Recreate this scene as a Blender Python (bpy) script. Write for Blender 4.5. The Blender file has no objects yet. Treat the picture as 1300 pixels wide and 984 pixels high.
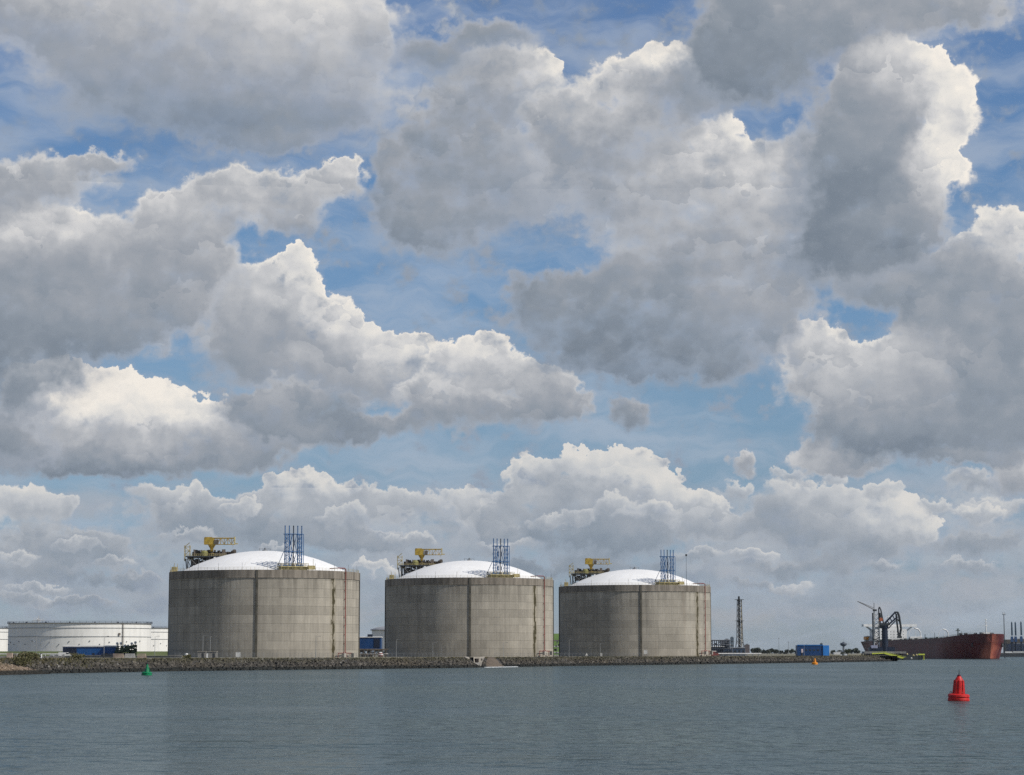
import bpy, math, random
import numpy as np
from mathutils import Vector
C = bpy.context.scene.collection
R = math.radians
# ---------------------------------------------------------------- camera
F = 3000.0            # focal length in photograph pixels (1300 wide)
CAMZ = 5.8
PITCH = math.atan(381.5 / F)
cam = bpy.data.cameras.new('camera')
cam_ob = bpy.data.objects.new('camera', cam); C.objects.link(cam_ob)
cam_ob.location = (0, 0, CAMZ); cam_ob.rotation_euler = (math.pi/2 + PITCH, 0, 0)
cam.sensor_width = 36; cam.sensor_fit = 'HORIZONTAL'; cam.lens = 36 * F / 1300
cam.shift_y = -44.5 / 1300
cam.clip_start = 0.5; cam.clip_end = 60000
bpy.context.scene.camera = cam_ob

def ray(px, py):
    u, v = (px - 650) / F, (447.5 - py) / F
    cp, sp = math.cos(PITCH), math.sin(PITCH)
    return Vector((u, cp - v * sp, sp + v * cp))
def at(px, py, Y):
    d = ray(px, py); k = Y / d.y
    return Vector((d.x * k, Y, CAMZ + d.z * k))
def gx(px, Y):                 # X of a photograph column (at the horizon) at ground distance Y
    return at(px, 829, Y).x

sc = bpy.context.scene
sc.view_settings.view_transform = 'Standard'; sc.view_settings.look = 'None'
sc.view_settings.exposure = 0; sc.view_settings.gamma = 1
SUN_AZ, SUN_EL = 67.0, 44.0     # azimuth from -Y (towards the camera) to +X
SD = Vector((math.sin(R(SUN_AZ))*math.cos(R(SUN_EL)), -math.cos(R(SUN_AZ))*math.cos(R(SUN_EL)), math.sin(R(SUN_EL))))
def lin(c):
    return tuple(((x/255)/12.92 if x/255 <= .04045 else ((x/255+.055)/1.055)**2.4) for x in c)
# ---------------------------------------------------------------- world: clear sky with cumulus, laid out by azimuth and elevation
world = bpy.data.worlds.new('World'); sc.world = world; world.use_nodes = True
wt = world.node_tree; wt.nodes.clear()
def _in(sock, v):
    if v is None: return
    if isinstance(v, bpy.types.NodeSocket): wt.links.new(v, sock)
    else: sock.default_value = v
def M(op, a, b=None, c=None, clamp=False):
    n = wt.nodes.new('ShaderNodeMath'); n.operation = op; n.use_clamp = clamp
    _in(n.inputs[0], a); _in(n.inputs[1], b); _in(n.inputs[2], c); return n.outputs[0]
def V(op, a, b=None, c=None, scale=None):
    n = wt.nodes.new('ShaderNodeVectorMath'); n.operation = op
    _in(n.inputs[0], a); _in(n.inputs[1], b); _in(n.inputs[2], c)
    if scale is not None: _in(n.inputs['Scale'], scale)
    return n.outputs['Value'] if op in ('DOT_PRODUCT', 'LENGTH') else n.outputs['Vector']
def NZ(vec, scale, detail=6, rough=.55, lac=2.0, dist=0.0, col=False, w=None):
    n = wt.nodes.new('ShaderNodeTexNoise'); n.noise_dimensions = '2D'
    _in(n.inputs['Vector'], vec); n.inputs['Scale'].default_value = scale; n.inputs['Detail'].default_value = detail
    n.inputs['Roughness'].default_value = rough; n.inputs['Lacunarity'].default_value = lac; n.inputs['Distortion'].default_value = dist
    return n.outputs['Color'] if col else n.outputs[0]
def VOR(vec, scale, detail=2, rough=.5, smooth=.6):
    n = wt.nodes.new('ShaderNodeTexVoronoi'); n.voronoi_dimensions = '2D'; n.feature = 'SMOOTH_F1'
    _in(n.inputs['Vector'], vec); n.inputs['Scale'].default_value = scale
    n.inputs['Detail'].default_value = detail; n.inputs['Roughness'].default_value = rough
    n.inputs['Smoothness'].default_value = smooth; return n.outputs['Distance']
def MIX(f, a, b):
    n = wt.nodes.new('ShaderNodeMix'); n.data_type = 'RGBA'
    _in(n.inputs['Factor'], f); _in(n.inputs[6], a); _in(n.inputs[7], b); return n.outputs[2]
def MR(v, a, b, c=0.0, d=1.0, smooth=True):
    n = wt.nodes.new('ShaderNodeMapRange'); n.interpolation_type = 'SMOOTHSTEP' if smooth else 'LINEAR'; n.clamp = not smooth
    _in(n.inputs['Value'], v); _in(n.inputs['From Min'], a); _in(n.inputs['From Max'], b)
    _in(n.inputs['To Min'], c); _in(n.inputs['To Max'], d); return n.outputs[0]
def RAMP(v, stops, interp='LINEAR'):
    n = wt.nodes.new('ShaderNodeValToRGB'); cr = n.color_ramp; cr.interpolation = interp
    while len(cr.elements) < len(stops): cr.elements.new(0.5)
    for e, (p, c) in zip(cr.elements, stops): e.position = p; e.color = (*c, 1)
    _in(n.inputs[0], v); return n.outputs[0]
def XY(x, y, z=0.0):
    n = wt.nodes.new('ShaderNodeCombineXYZ'); _in(n.inputs[0], x); _in(n.inputs[1], y); _in(n.inputs[2], z); return n.outputs[0]

BG = 0.1
tc = wt.nodes.new('ShaderNodeTexCoord')
sp = wt.nodes.new('ShaderNodeSeparateXYZ'); wt.links.new(tc.outputs['Generated'], sp.inputs[0])
dx, dy, dz = sp.outputs
az = M('MULTIPLY', M('ARCTAN2', dx, dy), 180/math.pi)
el = M('MULTIPLY', M('ARCSINE', dz), 180/math.pi)
P0 = XY(az, el)
def pe(px, py):
    d = ray(px, py).normalized()
    return math.degrees(math.atan2(d.x, d.y)), math.degrees(math.asin(d.z))
DEG = math.degrees(1) / F          # degrees per photograph pixel

sky = wt.nodes.new('ShaderNodeTexSky'); sky.sky_type = 'NISHITA'; sky.sun_disc = False
sky.sun_elevation = R(SUN_EL); sky.sun_rotation = math.atan2(SD.x, SD.y)
sky.air_density = 1.0; sky.dust_density = 0.6; sky.ozone_density = 2.0
# the clear sky darkens a little (polarised, deep blue above, grey blue at the horizon)
_st = []
for _y, _raw, _want in ((828,(170,168,151),(143,155,165)), (750,(188,192,174),(142,160,174)), (700,(186,196,185),(138,161,179)), (600,(172,193,196),(125,156,179)),
                        (500,(158,184,199),(119,153,182)), (400,(146,174,196),(109,147,184)), (300,(136,165,192),(102,141,181)), (200,(128,157,187),(92,132,177)), (10,(116,145,178),(88,124,171))):
    _st.append((min(1, max(0, pe(650, _y)[1] / 16)), tuple(w/r for w, r in zip(lin(_want), lin(_raw)))))
tint = RAMP(MR(el, 0, 16, smooth=False), _st)
n = wt.nodes.new('ShaderNodeMix'); n.data_type = 'RGBA'; n.blend_type = 'MULTIPLY'; n.inputs['Factor'].default_value = 1
wt.links.new(sky.outputs[0], n.inputs[6]); wt.links.new(tint, n.inputs[7]); clear = n.outputs[2]

# domain warp: big slow swirl and small ragged one
w1 = NZ(P0, .9, 2, .5, col=True); w2 = NZ(P0, 3.6, 5, .6, col=True)
Pw = V('MULTIPLY_ADD', V('SUBTRACT', w1, (.5,.5,.5)), (1.0,.75,0), P0)
Pw = V('MULTIPLY_ADD', V('SUBTRACT', w2, (.5,.5,.5)), (.42,.42,0), Pw)
PN = V('MULTIPLY', P0, (1.0, 1.25, 0))
n_mid = NZ(PN, 1.1, 8, .58)
n_lo = NZ(PN, .42, 3, .5)
PR = V('MULTIPLY_ADD', w2, (.25,.25,0), PN)
LO = V('ADD', PR, (.17, .19, 0))
rel_n = M('SUBTRACT', NZ(PR, 1.25, 5, .5), NZ(LO, 1.25, 5, .5))       # relief, light from upper right
bil = VOR(PR, 1.5, 2.5, .5, .5)
rel_b = M('SUBTRACT', VOR(V('ADD', PR, (.10,.12,0)), 1.5, 2.5, .5, .5), bil)
n_c = M('SUBTRACT', n_mid, .5)
l_c = M('SUBTRACT', n_lo, .5)
b_c = M('SUBTRACT', .42, bil)
_i = NZ(V('MULTIPLY_ADD', w2, (.5,.5,0), V('ADD', PN, (7.3,3.1,0))), .5, 6, .5)
inner = M('SUBTRACT', MR(_i, .40, .58), .5)
# overlapping lobes: bright just under each rim, greyer further down
_h = M('MULTIPLY_ADD', bil, .55, M('MULTIPLY_ADD', NZ(PR, .42, 3, .45), 2.0, M('MULTIPLY', el, -.75)))
_fr = M('FRACT', _h)
lobe = M('MULTIPLY', M('SUBTRACT', M('MULTIPLY', MR(_fr, .84, 1.0, 1.0, 0.0), MR(_fr, 1.0, 0.0, 0.0, 1.0, smooth=False)), .38), MR(NZ(V('ADD', PN, (3.7,9.1,0)), .55, 3, .5), .38, .60))
# one cloud puff: a soft ellipse that adds to the cloud's density and carries its own tone
def _sock(g, name, io, typ): return g.interface.new_socket(name, in_out=io, socket_type=typ)
puff = bpy.data.node_groups.new('puff', 'ShaderNodeTree')
for nm, ty in (('P', 'Vector'), ('S', 'Vector'), ('T', 'Vector'), ('C', 'Float'), ('D', 'Float'), ('A', 'Vector')): _sock(puff, nm, 'INPUT', 'NodeSocket'+ty)
_sock(puff, 'D', 'OUTPUT', 'NodeSocketFloat'); _sock(puff, 'A', 'OUTPUT', 'NodeSocketVector')
_main = wt; wt = puff
_gi = wt.nodes.new('NodeGroupInput'); _go = wt.nodes.new('NodeGroupOutput')
_q = V('MULTIPLY_ADD', _gi.outputs['P'], _gi.outputs['S'], _gi.outputs['T'])
_k = M('MAXIMUM', M('SUBTRACT', _gi.outputs['C'], V('DOT_PRODUCT', _q, _q)), 0.0)
_k2 = M('MULTIPLY', _k, _k)
_in(_go.inputs['D'], M('ADD', _gi.outputs['D'], _k2)); _in(_go.inputs['A'], V('ADD', _gi.outputs['A'], V('SCALE', _q, scale=_k2)))
wt = _main

def layer(I, col, tile, blobs, edge=.42, soft=.16, amp=.9, bamp=.35, light=.28, relief=1.0, haze=0.0, opacity=1.0, cap=.95, lamp_=.5, veil=.35, lift=-.09, lobes=.15):
    """blobs: photograph px centre, half sizes, tone 0..1; only those that reach into the tile are built"""
    x0, y0, x1, y1 = tile; D = A = None; tid = (x0 % 97 + y0 % 89) % 61
    for (cx, cy, rx, ry, b) in blobs:
        mx, my = rx*1.62+34, ry*1.62+30
        if cx+mx < x0 or cx-mx > x1 or cy+my < y0 or cy-my > y1: continue
        a0, e0 = pe(cx, cy); sx, sy = 1/(rx*1.62*DEG), 1/(ry*1.62*DEG)
        n = wt.nodes.new('ShaderNodeGroup'); n.node_tree = puff
        wt.links.new(I['Pw'], n.inputs[0]); n.inputs[1].default_value = (sx, sy, 0); n.inputs[2].default_value = (-a0*sx + tid*1e-5, -e0*sy, b); n.inputs[3].default_value = 1+b*b
        if D is not None: wt.links.new(D, n.inputs[4]); wt.links.new(A, n.inputs[5])
        D, A = n.outputs
    if D is None: return col
    Dn = M('MAXIMUM', D, .02)
    s = wt.nodes.new('ShaderNodeSeparateXYZ'); wt.links.new(V('SCALE', A, scale=M('DIVIDE', 1.0, Dn)), s.inputs[0])
    nx, ny, tone = s.outputs
    f = M('MULTIPLY_ADD', I['n_c'], amp, M('MINIMUM', D, cap))
    f = M('MULTIPLY_ADD', I['b_c'], bamp, f)
    f = M('MULTIPLY_ADD', I['l_c'], lamp_, f)
    # crisp on the sunlit tops, ragged and soft below
    wd = M('MULTIPLY', MR(ny, -.40, .35, soft*2.3, soft*.75), MR(tone, .35, .82, 1.35, .5))
    al = MR(f, M('SUBTRACT', edge, wd), M('ADD', edge, wd))
    # thin veil round the solid part
    col = MIX(MR(f, edge-.42, edge+.08, 0, veil), col, VEIL)
    t = M('MULTIPLY_ADD', ny, light, M('MULTIPLY_ADD', tone, 1.45, lift))
    t = M('MULTIPLY_ADD', nx, light*.45, t)
    # thick cores are greyer than the thin sunlit rims
    t = M('ADD', t, MR(f, edge-.1, edge+.60, .13, -.16))
    t = M('MULTIPLY_ADD', I['inner'], .09, t)
    t = M('MULTIPLY_ADD', M('MULTIPLY', I['lobe'], MR(tone, .25, .7, .5, 1.0)), lobes, t)
    gl = MR(tone, .25, .85, .35, 1.0)
    t = M('MULTIPLY_ADD', M('MULTIPLY', I['rel_n'], gl), .34*relief, t)
    t = M('MULTIPLY_ADD', M('MULTIPLY', I['rel_b'], gl), .14*relief, t)
    t = M('MULTIPLY_ADD', I['l_c'], .42, t)
    t = M('MULTIPLY_ADD', I['n_c'], .16, t)
    c = RAMP(M('MULTIPLY', t, .8), CR)
    if haze: c = MIX(haze, c, HZ)
    if opacity != 1: al = M('MULTIPLY', al, opacity)
    return MIX(al, col, c)
def L10(c): 
    return tuple(x/BG for x in lin(c))
CR = [(p*.8, c) for p, c in [(0, L10((121,132,145))), (.25, L10((140,149,160))), (.45, L10((158,163,171))), (.68, L10((185,187,191))), (.85, L10((207,207,208))), (1.02, L10((228,225,220))), (1.25, L10((246,239,229)))]]
HZ = (*L10((147,161,175)), 1)

LOW2 = [(40,700,120,40,.4),(150,730,120,40,.35),(300,700,130,50,.38),(450,690,120,50,.4),(590,690,110,50,.42),(700,700,150,40,.34),(860,700,130,50,.42),(1000,700,130,50,.4),(1130,710,130,50,.42),(1250,690,110,50,.44),(80,770,130,20,.3),(480,740,50,24,.45),(690,640,60,50,.45),(930,650,70,40,.45),(980,745,90,24,.42),(1190,760,140,22,.3),(1050,775,120,16,.34),(560,770,120,16,.3),(1210,630,60,40,.5),(200,665,80,30,.42)]
LOW_A = [(365,606,12,10,0.92),(20,640,60,28,0.69),(60,655,35,18,0.59),(60,690,90,22,0.39),(125,700,45,20,0.37),(40,722,70,16,0.35),(30,760,60,10,0.42),(110,765,40,8,0.37),(395,612,40,16,0.77),(350,618,25,20,0.72),(215,632,50,20,0.57),(260,640,40,20,0.57),(330,650,70,25,0.47),(410,650,70,25,0.47),(480,628,40,18,0.57),(530,645,50,20,0.52),(250,665,90,16,0.32),(380,685,110,16,0.32),(500,690,70,14,0.35),(1260,648,50,18,0.57),(1250,612,55,14,0.42),(1240,690,80,18,0.35),(160,735,60,10,0.27),(480,720,30,10,0.57)]
LOW_B = [(728,574,16,14,0.92),(805,580,20,14,0.92),(842,606,18,14,0.92),(868,628,16,10,0.87),(1150,645,26,16,1.02),(600,640,14,14,0.77),(592,645,28,28,0.65),(630,665,30,30,0.52),(665,605,30,26,0.72),(712,592,42,26,0.77),(752,590,30,22,0.77),(800,592,38,26,0.82),(842,618,36,26,0.77),(880,645,36,22,0.72),(720,625,70,32,0.47),(800,650,80,30,0.45),(670,655,60,28,0.42),(760,685,130,20,0.27),(910,665,40,18,0.52),(985,625,40,22,0.59),(1040,642,50,22,0.57),(1090,640,42,26,0.65),(1140,650,40,26,0.87),(1172,668,18,16,0.82),(1000,662,80,22,0.39),(1090,685,100,24,0.37),(1030,720,90,14,0.32),(700,720,200,14,0.17),(970,745,60,10,0.37)]
PUFFS = [(430,652,30,12,.62),(300,645,26,12,.66),(240,678,36,10,.5),(520,688,30,9,.5),(575,628,22,14,.68),(690,662,26,14,.6),(640,694,40,10,.48),(932,622,20,13,.6),(1062,612,26,12,.66),(998,604,22,10,.6),(1192,640,22,12,.68),(1125,622,26,12,.7),(885,702,44,9,.46),(1000,744,36,10,.56),(960,702,26,9,.52),(1245,652,32,12,.66),(20,702,32,12,.56),(95,690,28,10,.55),(140,716,26,8,.5),(482,720,20,10,.66),(60,746,44,7,.5),(1130,712,40,10,.45),(1230,720,40,9,.45),(365,700,30,8,.5),(780,640,30,16,.6),(730,655,24,12,.6),(840,655,26,14,.6)]
BANK = [(78,478,24,20,1.1),(100,505,34,22,1.1),(140,482,20,14,1.1),(188,498,22,14,1.05),(90,492,44,28,1.0),(146,492,38,26,.95),(188,512,44,28,.95),(236,517,36,24,.88),(35,500,45,40,.7),(280,528,45,22,.7),(130,540,110,36,.68),(250,560,110,26,.45),(50,575,90,26,.3),(190,590,130,14,.25),(340,568,60,20,.42)]
MID_A = [(405,372,16,20,0.91),(432,408,20,16,0.91),(470,428,20,14,0.88),(512,440,26,12,0.86),(372,325,14,14,0.81),(375,345,34,34,0.78),(350,388,58,46,0.58),(418,402,38,36,0.76),(458,440,44,30,0.76),(518,455,52,26,0.74),(430,462,100,42,0.52),(550,490,120,34,0.46),(320,440,76,50,0.38),(296,372,44,34,0.51)]
MID_B = [(590,470,50,24,.66),(560,500,60,24,.55),(668,478,30,18,.74),(345,520,30,16,.5),(335,538,40,16,0.34),(400,555,70,14,0.34),(715,515,34,22,0.40),(575,450,36,22,0.74),(618,438,24,18,0.76),(650,468,50,26,0.64),(700,492,36,26,0.54),(380,510,90,26,0.29),(480,542,90,14,0.32),(630,522,100,20,0.38),(800,522,24,18,0.26)]
LEFT = [(28,292,26,18,.82),(100,298,22,20,.86),(128,322,20,16,.72),(215,262,30,16,.66),(300,238,30,14,.68),(430,214,18,16,.74),(25,480,50,50,.30),(10,560,50,30,.26),(255,345,46,36,0.43),(235,395,36,26,0.39),(55,222,66,24,0.51),(128,205,44,12,0.50),(15,248,60,26,0.45),(35,298,50,32,0.57),(104,302,34,34,0.57),(100,340,80,44,0.45),(235,270,62,40,0.55),(300,252,60,34,0.57),(375,240,50,26,0.57),(430,228,32,26,0.59),(380,275,40,20,0.45),(200,315,80,46,0.45),(90,380,110,56,0.35),(40,430,90,56,0.23),(190,375,56,46,0.41),(160,430,40,20,0.37),(20,350,70,60,0.37)]
TOPL = [(250,50,190,66,0.52),(385,45,105,62,0.60),(150,50,100,52,0.40),(415,110,74,52,0.42),(300,140,120,42,0.24),(200,110,110,44,0.28),(335,178,64,16,0.30),(60,30,40,36,0.40),(280,5,200,40,0.62),(470,50,26,40,0.50),(620,45,50,18,0.32),(560,70,50,24,0.30),(0,10,40,30,0.35)]
CEN_A = [(700,95,12,18,0.85),(505,235,36,42,0.37),(520,295,40,28,0.31),(600,105,56,46,0.48),(662,105,44,50,0.53),(690,88,14,20,0.78),(560,185,70,56,0.36),(560,275,56,40,0.27),(650,225,90,66,0.37)]
CEN_B = [(858,62,30,12,1.00),(925,170,26,18,0.85),(905,200,40,30,0.72),(850,238,36,26,0.66),(955,235,26,26,0.72),(1008,200,36,50,0.40),(1025,300,40,60,0.33),(745,150,80,46,0.52),(850,72,40,16,0.83),(800,88,44,24,0.70),(880,110,70,40,0.38),(780,200,120,70,0.44),(900,225,50,56,0.57),(870,290,100,76,0.49),(960,215,40,34,0.63),(960,300,56,90,0.49),(900,395,110,66,0.33),(800,395,100,66,0.24),(770,452,84,26,0.13),(860,462,80,22,0.17),(690,385,50,40,0.25),(985,400,36,40,0.33)]
TOPR = [(1208,125,22,26,0.94),(1180,85,20,16,0.89),(1200,200,22,26,0.89),(1150,120,30,24,0.74),(1000,35,90,46,0.34),(1100,12,130,34,0.44),(1225,5,60,22,0.48),(930,50,60,56,0.28),(960,95,60,34,0.28),(1120,110,60,50,0.42),(1125,78,50,26,0.76),(1185,100,44,36,0.78),(1214,140,30,34,0.82),(1190,205,38,44,0.78),(1170,260,40,40,0.60),(1080,170,70,60,0.30),(1095,250,80,70,0.24),(1060,320,60,40,0.22),(1140,300,60,40,0.32)]
RIGHT = [(1290,400,40,50,.36),(1200,400,60,30,.36),(1285,610,30,20,.4),(1275,290,40,34,0.68),(1245,322,44,20,0.56),(1170,345,90,30,0.34),(1100,365,50,26,0.37),(1250,375,80,40,0.34),(1028,428,38,26,0.70),(1100,452,36,22,0.66),(1160,448,50,26,0.62),(1040,470,50,44,0.62),(1110,500,80,46,0.48),(1220,450,80,56,0.42),(1275,520,60,60,0.32),(1180,552,110,30,0.22),(1090,548,60,32,0.32),(1235,582,55,9,0.37),(1035,583,40,20,0.58),(1080,592,40,12,0.42),(945,590,18,14,0.47)]

col = clear
# thin high cirrus veil
ci = NZ(V('MULTIPLY', V('ADD', P0, V('MULTIPLY', w1, (.5,.9,0))), (.22, 1.0, 0)), 1.0, 8, .55)
col = MIX(MR(ci, .36, .76, 0.04, .6), col, (*L10((176,186,200)), 1))
# low grey-mauve banks near the horizon
lo = NZ(V('MULTIPLY_ADD', w2, (.3,.3,0), V('MULTIPLY', P0, (.42, 1.5, 0))), 1.0, 6, .5)
lom = M('MULTIPLY', MR(el, 0, 1.2), MR(el, 4.6, 3.0))
col = MIX(M('MULTIPLY', MR(lo, .38, .62, 0, .75), lom), col, RAMP(lo, [(.35, L10((144,159,172))), (.7, L10((172,173,178)))]))
VEIL = (*L10((158,170,188)), 1)
LAYERS = [(LOW2, dict(haze=.55, edge=.66, soft=.20, lift=.08, veil=.25, amp=2.0, bamp=.4, light=.34, relief=1.3, opacity=.75)),
 (LOW_A, dict(haze=.34, edge=.50, soft=.13, lift=-.08, veil=.25, amp=.9, bamp=.32, light=.35, relief=1.2)),
 (LOW_B, dict(haze=.34, edge=.50, soft=.13, lift=-.08, veil=.25, amp=.9, bamp=.32, light=.35, relief=1.2)),
 (PUFFS, dict(haze=.34, edge=.40, soft=.16, lift=-.08, veil=.15, amp=1.1, bamp=.3, light=.42, relief=1.2, opacity=.85)),
 (BANK, dict(haze=.06, edge=.36, soft=.14, veil=.4, amp=.8, bamp=.32, light=.3)),
 (MID_A, dict(haze=.05, edge=.37, soft=.17, veil=.4, amp=.85, bamp=.32, light=.28)),
 (MID_B, dict(haze=.05, edge=.37, soft=.17, veil=.4, amp=.85, bamp=.32, light=.28)),
 (RIGHT, dict(haze=.08, veil=.5, edge=.38, lift=-.08, soft=.14, amp=.9, bamp=.3, light=.28)),
 (LEFT, dict(edge=.40, soft=.24, veil=.5, lift=-.07, amp=.95, bamp=.28, light=.25)),
 (CEN_A, dict(edge=.38, soft=.26, lift=-.08, cap=.85, veil=.6, amp=.95, bamp=.35, light=.24)),
 (CEN_B, dict(edge=.38, soft=.26, lift=-.08, cap=.85, veil=.6, amp=.95, bamp=.35, light=.24)),
 (TOPR, dict(edge=.37, soft=.20, veil=.5, lift=-.10, amp=.9, bamp=.28, light=.26)),
 (TOPL, dict(edge=.40, soft=.36, lift=-.05, cap=.85, veil=.5, lobes=.08, amp=.9, bamp=.2, light=.2, relief=.7))]
SH_IN = dict(Pw=('Vector', Pw), n_c=('Float', n_c), l_c=('Float', l_c), b_c=('Float', b_c), rel_n=('Float', rel_n), rel_b=('Float', rel_b), inner=('Float', inner), lobe=('Float', lobe), base=('Color', col))
def background(c):
    n = wt.nodes.new('ShaderNodeBackground'); n.inputs['Strength'].default_value = BG; _in(n.inputs[0], c); return n.outputs[0]
def tile_group(tile):
    global wt
    g = bpy.data.node_groups.new('clouds', 'ShaderNodeTree')
    for k, (ty, so_) in SH_IN.items(): _sock(g, k, 'INPUT', 'NodeSocket'+ty)
    _sock(g, 'Color', 'OUTPUT', 'NodeSocketColor')
    keep = wt; wt = g; gi = wt.nodes.new('NodeGroupInput'); go = wt.nodes.new('NodeGroupOutput'); I = {k: gi.outputs[k] for k in SH_IN}
    c = I['base']
    for bl, kw in LAYERS: c = layer(I, c, tile, bl, **kw)
    _in(go.inputs[0], c); wt = keep
    n = wt.nodes.new('ShaderNodeGroup'); n.node_tree = g
    for k, (ty, so_) in SH_IN.items(): wt.links.new(so_, n.inputs[k])
    return background(n.outputs[0])
def mixs(f, a, b):
    n = wt.nodes.new('ShaderNodeMixShader'); _in(n.inputs[0], f); _in(n.inputs[1], a); _in(n.inputs[2], b); return n.outputs[0]
XS = [-1e4, 325, 650, 975, 1e4]; YS_ = [-1e4, 240, 440, 620, 1e4]
def col_tiles(i):
    sh_ = None
    for j in range(len(YS_)-2, -1, -1):      # from the lowest row up
        g = tile_group((XS[i], YS_[j], XS[i+1], YS_[j+1]))
        sh_ = g if sh_ is None else mixs(M('GREATER_THAN', el, pe(650, YS_[j+1])[1]), sh_, g)
    return sh_
sh_l = mixs(M('GREATER_THAN', az, pe(325, 447)[0]), col_tiles(0), col_tiles(1))
sh_r = mixs(M('GREATER_THAN', az, pe(975, 447)[0]), col_tiles(2), col_tiles(3))
frame = mixs(M('GREATER_THAN', az, 0.0), sh_l, sh_r)
# outside the frame unseen cumulus goes on, greyed to lower the ambient light
ga = M('ABSOLUTE', az)
far = M('MAXIMUM', M('MAXIMUM', MR(ga, 14, 20), MR(el, 18.5, 24)), M('LESS_THAN', el, -.5))
gn = NZ(V('MULTIPLY_ADD', w2, (.25,.25,0), V('MULTIPLY', P0, (.13, .20, 0))), 1.0, 7, .55)
gc = MIX(MR(gn, .44, .58), clear, RAMP(gn, [(.45, L10((178,182,188))), (.7, L10((112,119,130)))]))
final = mixs(far, frame, background(gc))
wo = wt.nodes.new('ShaderNodeOutputWorld'); wt.links.new(final, wo.inputs[0])
world.cycles.sampling_method = 'MANUAL'; world.cycles.sample_map_resolution = 512
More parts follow.
